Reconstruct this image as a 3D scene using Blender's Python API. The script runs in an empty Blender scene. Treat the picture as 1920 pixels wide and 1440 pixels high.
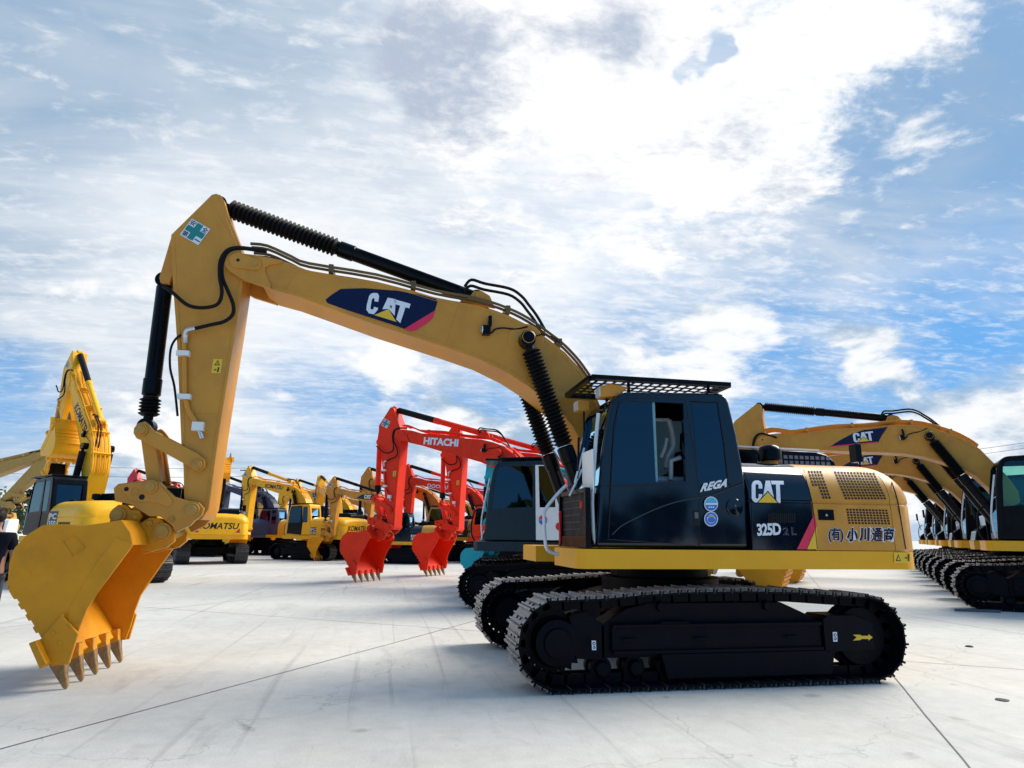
import bpy, bmesh, math, random
from mathutils import Vector, Matrix, noise
from mathutils.geometry import tessellate_polygon
R = math.radians
random.seed(7)
scn = bpy.context.scene
COL = scn.collection

# ------------------------------------------------------------------ camera
CAM = Vector((3.5437, 8.2606, 1.5197)); YAW, PITCH, ROLL, FPX = -.1874, .2299, .0115, 1213.4
fw = Vector((math.sin(YAW)*math.cos(PITCH), -math.cos(YAW)*math.cos(PITCH), math.sin(PITCH)))
r0 = fw.cross(Vector((0, 0, 1))).normalized(); u0 = r0.cross(fw)
rt = r0*math.cos(ROLL)+u0*math.sin(ROLL); up = u0*math.cos(ROLL)-r0*math.sin(ROLL)
cd = bpy.data.cameras.new('Camera'); cam = bpy.data.objects.new('Camera', cd); COL.objects.link(cam)
cam.matrix_world = Matrix(((rt.x, up.x, -fw.x, CAM.x), (rt.y, up.y, -fw.y, CAM.y), (rt.z, up.z, -fw.z, CAM.z), (0, 0, 0, 1)))
cd.sensor_width = 36; cd.lens = FPX/1920*36; cd.clip_start = .1; cd.clip_end = 3000
scn.camera = cam
def ray(px, py): return (fw+rt*((px-960)/FPX)+up*((720-py)/FPX))
def at(px, py, y):                      # point of the traced outline on the plane y
    d = ray(px, py); return CAM+d*((y-CAM.y)/d.y)
def gnd(px, py, z=0.):
    d = ray(px, py); return CAM+d*((z-CAM.z)/d.z)
def xz(px, py, y):
    p = at(px, py, y); return (p.x, p.z)

# ------------------------------------------------------------------ sun, sky
SUN = Vector((-.70, -.24, .68)).normalized()
ld = bpy.data.lights.new('Sun', 'SUN'); ld.energy = 3.5; ld.angle = R(34); ld.color = (1, .93, .81)
lo = bpy.data.objects.new('Sun', ld); COL.objects.link(lo); lo.rotation_euler = SUN.to_track_quat('Z', 'Y').to_euler(); lo.location = (-20, 10, 40)
scn.view_settings.view_transform = 'Standard'; scn.view_settings.look = 'None'
scn.view_settings.exposure = 0.55; scn.view_settings.gamma = 1
W = bpy.data.worlds.new('World'); scn.world = W; W.use_nodes = True
def world():
    nt = W.node_tree; N = nt.nodes; L = nt.links; N.clear()
    def nd(t, **k):
        n = N.new(t)
        for a, b in k.items(): setattr(n, a, b)
        return n
    def M(op, a, b=0., c=0., clamp=False):
        n = nd('ShaderNodeMath', operation=op, use_clamp=clamp)
        for i, x in enumerate((a, b, c)):
            if isinstance(x, (int, float)): n.inputs[i].default_value = x
            else: L.new(x, n.inputs[i])
        return n.outputs[0]
    def VM(op, a, b):
        n = nd('ShaderNodeVectorMath', operation=op)
        for i, x in enumerate((a, b)):
            if isinstance(x, (tuple, Vector)): n.inputs[i].default_value = tuple(x)
            else: L.new(x, n.inputs[i])
        return n.outputs['Value'] if op == 'DOT_PRODUCT' else n.outputs[0]
    def ss(x, a, b, o0=0., o1=1.):
        n = nd('ShaderNodeMapRange', interpolation_type='SMOOTHSTEP'); L.new(x, n.inputs[0])
        for i, q in enumerate((a, b, o0, o1)): n.inputs[i+1].default_value = q
        return n.outputs[0]
    def mix(f, a, b):
        n = nd('ShaderNodeMix', data_type='RGBA')
        if isinstance(f, (int, float)): n.inputs[0].default_value = f
        else: L.new(f, n.inputs[0])
        for i, x in ((6, a), (7, b)):
            if isinstance(x, tuple): n.inputs[i].default_value = (*x, 1)
            else: L.new(x, n.inputs[i])
        return n.outputs[2]
    sky = nd('ShaderNodeTexSky', sky_type='NISHITA', sun_disc=False)
    sky.sun_elevation = math.asin(SUN.z); sky.sun_rotation = math.atan2(SUN.x, SUN.y)
    sky.air_density = 1.0; sky.dust_density = .4; sky.ozone_density = 2.5
    tc = nd('ShaderNodeTexCoord'); D = tc.outputs['Generated']
    sp = nd('ShaderNodeSeparateXYZ'); L.new(D, sp.inputs[0])
    z = M('ADD', M('MAXIMUM', sp.outputs[2], 0.), .13)
    cb = nd('ShaderNodeCombineXYZ'); L.new(M('DIVIDE', sp.outputs[0], z), cb.inputs[0]); L.new(M('DIVIDE', sp.outputs[1], z), cb.inputs[1])
    P = cb.outputs[0]
    def nz(vec, scale, det=6., rough=.55, dist=0., off=(0, 0, 0), st=(1, 1, 1), rot=0.):
        mp = nd('ShaderNodeMapping'); L.new(vec, mp.inputs[0]); mp.inputs['Location'].default_value = off
        mp.inputs['Scale'].default_value = st; mp.inputs['Rotation'].default_value = (0, 0, rot)
        n = nd('ShaderNodeTexNoise'); L.new(mp.outputs[0], n.inputs['Vector'])
        n.inputs['Scale'].default_value = scale; n.inputs['Detail'].default_value = det
        n.inputs['Roughness'].default_value = rough; n.inputs['Distortion'].default_value = dist
        return n.outputs[0]
    big = nz(P, 1.0, 5, .55, .4, (3.1, 1.7, 0))
    puff = nz(P, 2.6, 11, .62, .35, (2.7, .6, 0), (1, 1.25, 1), R(35))
    rip = nz(P, 8., 5, .6, .5, (1, 4, 0), (1.0, 2.4, 1), R(28))         # ripples of high cloud
    fine = nz(P, 24., 5, .62, .3, (7, 2, 0), (1, 1.5, 1), R(20))
    wisp = nz(P, 2.0, 8, .60, .9, (5, 9, 0), (.5, 1.9, 1), R(-30))
    low = nz(D, 7., 9, .60, .25, (2.2, .4, .3), (1, 1, 2.2))            # heaped clouds near the horizon
    wn = nd('ShaderNodeTexNoise'); L.new(D, wn.inputs['Vector']); wn.inputs['Scale'].default_value = 6.; wn.inputs['Detail'].default_value = 4; wn.inputs['Roughness'].default_value = .6
    DW = VM('ADD', D, VM('MULTIPLY', VM('SUBTRACT', wn.outputs['Color'], (.5, .5, .5)), (.13, .13, .13)))
    def blob(px, py, rad, soft=1.):
        d = ray(px, py).normalized()
        n = nd('ShaderNodeVectorMath', operation='DISTANCE'); L.new(DW, n.inputs[0]); n.inputs[1].default_value = tuple(d)
        return ss(n.outputs['Value'], rad/FPX, rad/FPX*(1-soft))
    def region(lst, x):
        for px, py, rad, w in lst: x = M('ADD', x, M('MULTIPLY', blob(px, py, rad), w))
        return x
    back = ss(sp.outputs[1], -.05, .55)        # clear sky behind the viewer
    blue = mix(.82, sky.outputs[0], (.55, 2.55, 5.6))
    hz = ss(sp.outputs[2], .20, .0)
    blue = mix(M('MULTIPLY', M('MULTIPLY', hz, .7), M('SUBTRACT', 1., back)), blue, (4.0, 5.2, 6.4))
    # thin high veil over most of the sky
    va = region(VEIL, M('ADD', M('MULTIPLY', M('SUBTRACT', big, .5), 1.0), M('ADD', M('MULTIPLY', M('SUBTRACT', wisp, .5), .7), .62)))
    va = M('MULTIPLY', M('MINIMUM', M('MAXIMUM', va, 0.), 1.), M('SUBTRACT', 1., M('MULTIPLY', back, .9)))
    vb = region(LIGHTS, M('ADD', M('MULTIPLY', M('SUBTRACT', big, .5), .9), M('ADD', M('MULTIPLY', M('SUBTRACT', wisp, .5), .8), .36)))
    vc = mix(ss(vb, 0., 1.), (2.2, 3.15, 4.3), (6.6, 6.8, 7.0))
    c = mix(va, blue, vc)
    # rippled and broken bright cloud
    ra = region(RIP, M('ADD', M('MULTIPLY', M('SUBTRACT', rip, .5), 2.6), M('ADD', M('MULTIPLY', M('SUBTRACT', fine, .5), 1.3), M('MULTIPLY', M('SUBTRACT', big, .5), .6))))
    ra = M('MULTIPLY', M('MULTIPLY', M('MULTIPLY', ss(ra, -.2, .75), .62), ss(sp.outputs[2], .06, .34, .25, 1.)), M('SUBTRACT', 1., back))
    c = mix(ra, c, (6.7, 6.8, 6.95))
    pa = region(PUFF, M('ADD', M('MULTIPLY', M('SUBTRACT', puff, .5), 2.2), M('ADD', M('MULTIPLY', M('SUBTRACT', fine, .5), .5), -.22)))
    pa = M('MULTIPLY', ss(pa, .02, .42), M('SUBTRACT', 1., back))
    pb = region(PGREY, M('ADD', M('MULTIPLY', M('SUBTRACT', nz(P, 3.4, 7, .6, .4, (8, 3, 0)), .5), 2.6), M('ADD', .66, M('MULTIPLY', M('SUBTRACT', fine, .5), .8))))
    c = mix(M('MULTIPLY', pa, .95), c, mix(ss(pb, .0, .8), (3.3, 3.8, 4.7), (7.3, 7.3, 7.3)))
    # heaped clouds low down
    lowm = ss(sp.outputs[2], .40, .10)
    lf = region(LOWBLOBS, M('ADD', M('MULTIPLY', M('SUBTRACT', low, .5), 2.6), M('MULTIPLY', lowm, .36)))
    ld_ = ss(M('SUBTRACT', lf, back), .22, .62)
    lsh = nz(D, 9., 6, .55, 0, (.3, 2, .05), (1, 1, 2.2))
    lb = region(LOWGREY, M('ADD', lsh, M('MULTIPLY', M('SUBTRACT', low, .5), 1.0)))
    lc = mix(ss(lb, .34, .60), (2.6, 3.6, 4.7), (7.1, 7.1, 7.1))
    c = mix(M('MULTIPLY', ld_, .9), c, lc)
    bg = nd('ShaderNodeBackground'); bg.inputs[1].default_value = .1; L.new(c, bg.inputs[0])
    o = nd('ShaderNodeOutputWorld'); L.new(bg.outputs[0], o.inputs[0])
VEIL = [(300, 200, 1100, .35), (250, 640, 560, .35), (1600, 420, 500, .25), (1790, 610, 230, -.75), (1480, 590, 160, -.25), (20, 745, 150, -.9), (620, 830, 260, -.5), (1480, 760, 300, -.45), (960, 790, 260, -.45), (1000, 100, 600, .2), (560, 610, 260, -.2)]
LIGHTS = [(1130, 60, 700, .40), (60, 0, 1000, -.22), (250, 420, 500, .22), (880, 110, 180, -.30), (1750, 250, 560, -.22), (1900, 60, 300, -.15), (560, 640, 520, .40), (1150, 500, 500, .25), (1700, 480, 300, .2)]
RIP = [(250, 450, 650, .22), (560, 620, 420, .22), (1100, 250, 500, .15), (60, 60, 600, -.45), (1650, 250, 420, -.40), (1250, 560, 300, .20), (1450, 400, 260, .12), (250, 700, 400, -.15)]
PUFF = [(1120, 60, 560, .85), (1700, 520, 170, .3), (1250, 330, 160, .22), (1480, 130, 330, .50), (1720, 40, 220, .35), (1345, 112, 36, -1.0), (1308, 132, 32, -.8), (1275, 150, 28, -.6), (1780, 600, 300, -.5), (800, 150, 200, .35), (1450, 420, 320, .18), (1780, 380, 240, .22), (900, 330, 200, .12), (1650, 250, 260, -.25), (300, 350, 700, -.30)]
PGREY = [(880, 120, 230, -.6), (1160, 70, 110, -.7), (1050, 60, 70, -.5), (100, 150, 700, -.3), (1250, 100, 500, .25)]
LOWBLOBS = [(1330, 635, 190, .62), (1605, 655, 120, .72), (1870, 800, 260, .62), (700, 708, 120, .55), (900, 745, 300, .25), (150, 840, 260, .2), (1500, 700, 150, -.35), (1790, 600, 200, -.55), (560, 815, 160, -.40), (30, 735, 130, -.55)]
LOWGREY = [(700, 705, 110, .42), (1310, 665, 170, .22), (1440, 600, 90, .2)]
world()

# ------------------------------------------------------------------ materials
MATS = {}
def mat(name, col, rough=.5, metal=0., var=.12, nscale=6., coat=0., bump=0., dirt=0., dirtcol=(.12, .09, .06), spec=.5, rvar=.12):
    if name in MATS: return MATS[name]
    m = bpy.data.materials.new(name); MATS[name] = m; m.use_nodes = True
    nt = m.node_tree; N = nt.nodes; L = nt.links; b = N['Principled BSDF']
    b.inputs['Roughness'].default_value = rough; b.inputs['Metallic'].default_value = metal
    b.inputs['Coat Weight'].default_value = coat; b.inputs['Coat Roughness'].default_value = .06
    b.inputs['Specular IOR Level'].default_value = spec
    tc = N.new('ShaderNodeTexCoord')
    n = N.new('ShaderNodeTexNoise'); n.inputs['Scale'].default_value = nscale; n.inputs['Detail'].default_value = 8; n.inputs['Roughness'].default_value = .62
    L.new(tc.outputs['Object'], n.inputs['Vector'])
    r = N.new('ShaderNodeMapRange'); L.new(n.outputs[0], r.inputs[0]); r.inputs[1].default_value = .3; r.inputs[2].default_value = .7
    r.inputs[3].default_value = 1-var; r.inputs[4].default_value = 1+var
    v = N.new('ShaderNodeVectorMath'); v.operation = 'SCALE'; v.inputs[0].default_value = col[:3]; L.new(r.outputs[0], v.inputs['Scale'])
    out = v.outputs[0]
    if dirt > 0:
        n2 = N.new('ShaderNodeTexNoise'); n2.inputs['Scale'].default_value = nscale*.6; n2.inputs['Detail'].default_value = 10; n2.inputs['Roughness'].default_value = .72
        L.new(tc.outputs['Object'], n2.inputs['Vector'])
        r2 = N.new('ShaderNodeMapRange'); L.new(n2.outputs[0], r2.inputs[0]); r2.inputs[1].default_value = .52; r2.inputs[2].default_value = .74; r2.inputs[4].default_value = dirt
        mx = N.new('ShaderNodeMix'); mx.data_type = 'RGBA'; L.new(r2.outputs[0], mx.inputs[0]); L.new(out, mx.inputs[6]); mx.inputs[7].default_value = (*dirtcol, 1)
        out = mx.outputs[2]
    L.new(out, b.inputs['Base Color'])
    if rvar:
        rr = N.new('ShaderNodeMapRange'); L.new(n.outputs[0], rr.inputs[0]); rr.inputs[1].default_value = .3; rr.inputs[2].default_value = .7
        rr.inputs[3].default_value = max(.03, rough-rvar); rr.inputs[4].default_value = min(1, rough+rvar); L.new(rr.outputs[0], b.inputs['Roughness'])
    if bump:
        bp = N.new('ShaderNodeBump'); bp.inputs['Strength'].default_value = bump; bp.inputs['Distance'].default_value = .02
        n3 = N.new('ShaderNodeTexNoise'); n3.inputs['Scale'].default_value = nscale*9; n3.inputs['Detail'].default_value = 4; L.new(tc.outputs['Object'], n3.inputs['Vector'])
        L.new(n3.outputs[0], bp.inputs['Height']); L.new(bp.outputs[0], b.inputs['Normal'])
    return m
def glass(name, tint, refl=1.6, dark=0.):
    if name in MATS: return MATS[name]
    m = bpy.data.materials.new(name); MATS[name] = m; m.use_nodes = True
    nt = m.node_tree; N = nt.nodes; L = nt.links; N.clear()
    o = N.new('ShaderNodeOutputMaterial'); mx = N.new('ShaderNodeMixShader'); t = N.new('ShaderNodeBsdfTransparent'); g = N.new('ShaderNodeBsdfGlossy')
    t.inputs[0].default_value = (*tint, 1); g.inputs[0].default_value = (.40, .75, 1, 1); g.inputs['Roughness'].default_value = .02
    fr = N.new('ShaderNodeFresnel'); fr.inputs[0].default_value = refl
    L.new(fr.outputs[0], mx.inputs[0]); L.new(t.outputs[0], mx.inputs[1]); L.new(g.outputs[0], mx.inputs[2]); L.new(mx.outputs[0], o.inputs[0])
    return m
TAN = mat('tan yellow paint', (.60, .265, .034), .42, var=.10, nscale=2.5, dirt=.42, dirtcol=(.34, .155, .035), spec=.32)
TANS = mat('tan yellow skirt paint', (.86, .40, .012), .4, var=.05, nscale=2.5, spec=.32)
TANB = mat('tan bucket paint', (.72, .285, .006), .5, var=.14, nscale=2.2, dirt=.65, dirtcol=(.36, .16, .015), bump=.12, spec=.3)
NAVY = mat('navy gloss paint', (.0006, .0045, .013), .06, var=.15, nscale=3, rvar=.03, spec=.5, coat=.12)
BLACK = mat('black gloss paint', (.0035, .0045, .0065), .22, var=.2, spec=.12, rvar=.06)
UNDER = mat('black undercarriage paint', (.0022, .0026, .0055), .5, var=.4, nscale=4, bump=.1, spec=.10, dirt=.25, dirtcol=(.012, .011, .010))
RUB = mat('black rubber', (.004, .004, .005), .6, var=.3, rvar=.1, spec=.2)
SHOE = mat('worn steel track shoe', (.36, .33, .30), .5, .2, var=.35, nscale=9, bump=.3, dirt=.7, dirtcol=(.09, .075, .06))
SHOED = mat('painted track shoe', (.05, .048, .045), .5, .3, var=.4, nscale=9, bump=.3, dirt=.6, dirtcol=(.16, .14, .12))
STEEL = mat('bright steel', (.55, .56, .58), .28, .9, var=.1)
PIN = mat('pin head paint', (.46, .245, .035), .4, var=.15, nscale=9, dirt=.4, dirtcol=(.2, .1, .04))
WORN = mat('worn tooth steel', (.36, .20, .07), .55, .2, var=.4, nscale=12, bump=.5, dirt=.8, dirtcol=(.09, .055, .04))
HOLE = mat('dark opening', (.004, .004, .004), .8, var=0, rvar=0)
WHITE = mat('white lettering film', (.75, .77, .80), .4, var=.03)
DECN = mat('dark navy film', (.004, .006, .040), .3, var=.05, spec=.25)
DECK = mat('black film', (.008, .008, .012), .3, var=.05)
PINK = mat('crimson stripe film', (.75, .02, .075), .35, var=.04)
YEL = mat('yellow film', (.82, .50, .02), .35, var=.04)
TEALF = mat('green film', (.02, .22, .20), .4, var=.05)
BLUEF = mat('blue film', (.03, .16, .55), .4, var=.05)
CYANF = mat('light blue film', (.08, .42, .68), .4, var=.05)
REDF = mat('red film', (.62, .02, .02), .4, var=.05)
GREYT = mat('grey outline film', (.16, .18, .22), .4, var=.05)
SEATD = mat('black seat cloth', (.012, .013, .014), .7, var=.2, spec=.2)
SEAT = mat('grey seat vinyl', (.30, .34, .36), .6, var=.1)
CREAM = mat('white plate', (.80, .80, .76), .4, var=.04)
GALV = mat('white tube', (.62, .64, .66), .35, .3, var=.1)
LENS = mat('lamp lens', (.75, .76, .76), .15, .3, var=.05)
GLASSD = glass('dark tinted glass', (.014, .028, .036), 1.75)
GLASSG = glass('green tinted glass', (.62, .86, .78), 1.45)
KYEL = mat('bright yellow paint', (.92, .45, .012), .4, var=.06, nscale=2.5, spec=.3, dirt=.2, dirtcol=(.45, .25, .04))
KYELP = mat('faded yellow paint', (.48, .27, .05), .45, var=.1, nscale=2.5, dirt=.5, dirtcol=(.3, .18, .06))
RED = mat('orange red paint', (.88, .038, .010), .42, var=.10, nscale=2.5, spec=.16, dirt=.35, dirtcol=(.5, .03, .010))
CRIM = mat('crimson paint', (.72, .02, .03), .42, var=.1, nscale=2.5)
TEAL = mat('teal paint', (.01, .42, .46), .4, var=.07, spec=.3)
DTEAL = mat('dark teal paint', (.005, .022, .034), .35, var=.1, spec=.35)
GREYP = mat('grey paint', (.10, .11, .13), .5, var=.1)
SLATE = mat('slate blue paint', (.045, .06, .10), .45, var=.12)
BEIGE = mat('beige board', (.55, .36, .18), .6, var=.1)

# ------------------------------------------------------------------ mesh helpers
class MB:
    def __init__(s): s.v = []; s.f = []; s.m = []; s.mats = []
    def mi(s, m):
        if m not in s.mats: s.mats.append(m)
        return s.mats.index(m)
    def add(s, vs, fs, m):
        o = len(s.v); s.v += [tuple(v) for v in vs]; k = s.mi(m)
        for f in fs: s.f.append(tuple(i+o for i in f)); s.m.append(k)
    def prism(s, pts, y0, y1, m):
        n = len(pts)
        vs = [(x, y0, z) for x, z in pts]+[(x, y1, z) for x, z in pts]
        s.add(vs, [tuple(range(n)), tuple(range(2*n-1, n-1, -1))]+[(i, (i+1) % n, n+(i+1) % n, n+i) for i in range(n)], m)
    def slab(s, pts, z0, z1, m):
        n = len(pts)
        vs = [(x, y, z0) for x, y in pts]+[(x, y, z1) for x, y in pts]
        s.add(vs, [tuple(range(n)), tuple(range(2*n-1, n-1, -1))]+[(i, (i+1) % n, n+(i+1) % n, n+i) for i in range(n)], m)
    def box(s, lo, hi, m, M=None):
        vs = [Vector((x, y, z)) for x in (lo[0], hi[0]) for y in (lo[1], hi[1]) for z in (lo[2], hi[2])]
        if M is not None: vs = [M @ v for v in vs]
        s.add(vs, [(0, 1, 3, 2), (4, 6, 7, 5), (0, 4, 5, 1), (2, 3, 7, 6), (0, 2, 6, 4), (1, 5, 7, 3)], m)
    def ebox(s, lo, hi, m, me_, M):
        vs = [M @ Vector((x, y, z)) for x in (lo[0], hi[0]) for y in (lo[1], hi[1]) for z in (lo[2], hi[2])]
        s.add(vs, [(0, 1, 3, 2), (4, 6, 7, 5), (1, 5, 7, 3)], m); s.add(vs, [(0, 4, 5, 1), (2, 3, 7, 6), (0, 2, 6, 4)], me_)
    def bar(s, a, b, w, h, m, upv=(0, 0, 1)):
        a = Vector(a); b = Vector(b); d = (b-a); l = d.length; d.normalize()
        sx = d.cross(Vector(upv)).normalized(); sz = sx.cross(d)
        M = Matrix(((d.x, sx.x, sz.x, a.x), (d.y, sx.y, sz.y, a.y), (d.z, sx.z, sz.z, a.z), (0, 0, 0, 1)))
        s.box((0, -w/2, -h/2), (l, w/2, h/2), m, M)
    def lathe(s, a, b, prof, m, n=20):      # prof = [(t along axis in metres, radius)]
        a = Vector(a); d = (Vector(b)-a).normalized(); e = d.orthogonal().normalized(); g = d.cross(e)
        vs = []
        for t, r in prof:
            for i in range(n):
                q = 2*math.pi*i/n; vs.append(a+d*t+(e*math.cos(q)+g*math.sin(q))*r)
        fs = [(j*n+i, j*n+(i+1) % n, (j+1)*n+(i+1) % n, (j+1)*n+i) for j in range(len(prof)-1) for i in range(n)]
        fs += [tuple(range(n-1, -1, -1)), tuple(range((len(prof)-1)*n, len(prof)*n))]
        s.add(vs, fs, m)
    def cyl(s, a, b, r, m, n=20, ch=0.):
        l = (Vector(b)-Vector(a)).length
        s.lathe(a, b, [(0, r), (l, r)] if not ch else [(0, r-ch), (ch, r), (l-ch, r), (l, r-ch)], m, n)
    def tube(s, pts, r, m, n=8, sm=4):
        P = [Vector(p) for p in pts]
        if sm > 1 and len(P) > 2:
            Q = []
            for i in range(len(P)-1):
                p0 = P[max(i-1, 0)]; p1 = P[i]; p2 = P[i+1]; p3 = P[min(i+2, len(P)-1)]
                for k in range(sm):
                    t = k/sm
                    Q.append(.5*((2*p1)+(p2-p0)*t+(2*p0-5*p1+4*p2-p3)*t*t+(3*p1-p0-3*p2+p3)*t**3))
            P = Q+[P[-1]]
        vs = []; e = None
        for i, p in enumerate(P):
            d = (P[min(i+1, len(P)-1)]-P[max(i-1, 0)]).normalized()
            if e is None: e = d.orthogonal().normalized()
            e = (e-d*e.dot(d)).normalized(); g = d.cross(e)
            for k in range(n):
                q = 2*math.pi*k/n; vs.append(p+(e*math.cos(q)+g*math.sin(q))*r)
        fs = [(j*n+i, j*n+(i+1) % n, (j+1)*n+(i+1) % n, (j+1)*n+i) for j in range(len(P)-1) for i in range(n)]
        fs += [tuple(range(n-1, -1, -1)), tuple(range((len(P)-1)*n, len(P)*n))]
        s.add(vs, fs, m)
    def mesh(s, name, bevel=0., seg=2, ang=32, smooth=True, recalc=True):
        me = bpy.data.meshes.new(name); me.from_pydata(s.v, [], s.f)
        for m in s.mats: me.materials.append(m)
        me.polygons.foreach_set('material_index', s.m)
        bm = bmesh.new(); bm.from_mesh(me)
        if recalc: bmesh.ops.recalc_face_normals(bm, faces=bm.faces)
        if bevel:
            es = [e for e in bm.edges if len(e.link_faces) == 2 and e.calc_face_angle(0) > R(28)]
            bmesh.ops.bevel(bm, geom=es, offset=bevel, segments=seg, profile=.5, affect='EDGES', clamp_overlap=True)
        bm.to_mesh(me); bm.free()
        if smooth:
            for p in me.polygons: p.use_smooth = True
            me.set_sharp_from_angle(angle=R(ang))
        if bevel: me['weighted'] = 1
        return me
    def obj(s, name, parent=None, **k):
        return link(name, s.mesh(name, **k), parent)
def link(name, me, parent=None):
    o = bpy.data.objects.new(name, me); COL.objects.link(o)
    if parent is not None: o.parent = parent
    if me is not None and me.get('weighted'):
        w = o.modifiers.new('normals', 'WEIGHTED_NORMAL'); w.keep_sharp = True; w.weight = 80
    return o
def empty(name, loc, rz=0., sc=1.):
    o = bpy.data.objects.new(name, None); COL.objects.link(o); o.location = loc; o.rotation_euler = (0, 0, rz); o.scale = (sc, sc, sc); o.empty_display_size = .3
    return o
def tag(o, label, cat, group=None, kind=None):
    if label: o['label'] = label
    if cat: o['category'] = cat
    if group: o['group'] = group
    if kind: o['kind'] = kind
    return o
def boolean(me, cutters, name):
    if 'weighted' in me: del me['weighted']
    o = link('tmp', me); mods = []; cs = []
    for c in cutters:
        k = link('tmpc', c); cs.append(k); md = o.modifiers.new('b', 'BOOLEAN'); md.operation = 'DIFFERENCE'; md.object = k; md.solver = 'EXACT'
    bpy.context.view_layer.update()
    dg = bpy.context.evaluated_depsgraph_get()
    r = bpy.data.meshes.new_from_object(o.evaluated_get(dg)); r.name = name
    for q in [o]+cs: bpy.data.objects.remove(q)
    for p in r.polygons: p.use_smooth = True
    r.set_sharp_from_angle(angle=R(32)); r['weighted'] = 1
    return r

# ------------------------------------------------------------------ lettering
def text2d(body, shear=0., bold=0., space=1.):
    cu = bpy.data.curves.new('t', 'FONT'); cu.body = body; cu.shear = shear; cu.offset = bold; cu.space_character = space; cu.size = 1; cu.resolution_u = 3
    o = link('t', cu); bpy.context.view_layer.update()
    me = o.evaluated_get(bpy.context.evaluated_depsgraph_get()).to_mesh()
    vs = [(v.co.x, v.co.y) for v in me.vertices]; fs = [tuple(p.vertices) for p in me.polygons]
    o.evaluated_get(bpy.context.evaluated_depsgraph_get()).to_mesh_clear(); bpy.data.objects.remove(o); bpy.data.curves.remove(cu)
    if not vs: return [], []
    x0 = min(v[0] for v in vs); x1 = max(v[0] for v in vs); y0 = min(v[1] for v in vs); y1 = max(v[1] for v in vs)
    return [((x-x0)/(x1-x0), (y-y0)/(y1-y0)) for x, y in vs], fs
def poly2d(pts):
    vs = [Vector((x, y, 0)) for x, y in pts]
    return list(pts), [tuple(t) for t in tessellate_polygon([vs])]
def ngon(cx, cy, rx, ry, n=28): return [(cx+rx*math.cos(2*math.pi*i/n), cy+ry*math.sin(2*math.pi*i/n)) for i in range(n)]
LOGO_C = [(0, .13), (0, .50), (.04, .59), (.11, .63), (.22, .63), (.29, .59), (.33, .50), (.33, .40), (.215, .40), (.215, .49), (.185, .525), (.145, .525), (.12, .49), (.12, .15), (.145, .11), (.185, .11), (.215, .15), (.215, .24), (.325, .24), (.325, .19), (.18, 0), (.11, 0), (.04, .04)]
LOGO_A = [(.345, .15), (.44, .63), (.575, .63), (.685, .12), (.515, .335), (.495, .335)]
LOGO_T = [(.60, .63), (1, .63), (1, .525), (.875, .525), (.875, 0), (.80, 0), (.755, .06), (.755, .525), (.625, .525)]
LOGO_Y = [(.19, 0), (.78, 0), (.495, .30)]
def norm(pts, h=.63): return [(x, y/h) for x, y in pts]
class Decal:                                # thin film laid on a surface: f(u, v, lift) -> point
    def __init__(s, f): s.f = f; s.mb = MB(); s.k = 0
    def put(s, vf, m, box=(0, 0, 1, 1), sub=0, lift=None):
        vs, fs = vf
        if not vs: return
        if sub:
            bm = bmesh.new(); bv = [bm.verts.new((x, y, 0)) for x, y in vs]
            for t in fs:
                try: bm.faces.new([bv[i] for i in t])
                except ValueError: pass
            bmesh.ops.subdivide_edges(bm, edges=bm.edges[:], cuts=sub, use_grid_fill=True)
            bmesh.ops.triangulate(bm, faces=bm.faces[:])
            bm.verts.index_update(); vs = [(v.co.x, v.co.y) for v in bm.verts]; fs = [tuple(v.index for v in q.verts) for q in bm.faces]; bm.free()
        if lift is None: s.k += 1; lift = .002+.002*s.k
        s.mb.add([s.f(box[0]+x*(box[2]-box[0]), box[1]+y*(box[3]-box[1]), lift) for x, y in vs], fs, m)
    def logo(s, box, m=None, sub=0, key=None):
        m = m or WHITE; s.k += 1; l = .002+.002*s.k
        for q in (LOGO_C, LOGO_A, LOGO_T): s.put(poly2d(norm(q)), m, box, sub, l)
        if key: s.put(poly2d(norm([(.12, -.04), (.86, -.04), (.495, .34)])), key, box, sub, l+.001)
        s.put(poly2d(norm(LOGO_Y)), YEL, box, sub, l+.002)
    def obj(s, name, parent): return s.mb.obj(name, parent, smooth=False, recalc=False)
def plane_map(o, u, v, nrm): 
    o = Vector(o); u = Vector(u); v = Vector(v); nrm = Vector(nrm)
    return lambda a, b, l: o+u*a+v*b+nrm*l
def px_map(bl, br, tl, y):                  # film traced on the plane y, +y out
    a = at(*bl, y); b = at(*br, y); c = at(*tl, y)
    return plane_map(a, b-a, c-a, (0, 1, 0))

# ------------------------------------------------------------------ excavator template (front +x, left side +y), taken off the near machine
P0 = Vector((.75, 0, 2.0)); P2 = Vector((5.484, 0, 4.779)); P3 = Vector((5.674, 0, 1.753))
YB, YA, YK = .30, .24, .33
BOOM = [xz(*p, YB) for p in [(470,477),(480,478),(520,486),(545,494),(578,507),(636,517),(705,528),(775,545),(817,558),(860,566),(898,573),(953,591),(993,611),(1031,638),(1060,661),(1087,690),(1107,718),(1125,760),(1150,815),(1165,870),(1160,905),(1140,915),(1115,895),(1095,840),(1075,800),(1048,768),(1013,742),(993,726),(953,700),(898,673),(835,651),(789,636),(705,609),(622,579),(555,555),(511,543),(490,530)]]
FORK = [xz(*p, .33) for p in [(421,497),(422,486),(430,478),(445,474),(480,478),(530,488),(526,493),(505,497),(497,502),(497,510),(508,536),(506,540),(458,525),(430,508)]]
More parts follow.
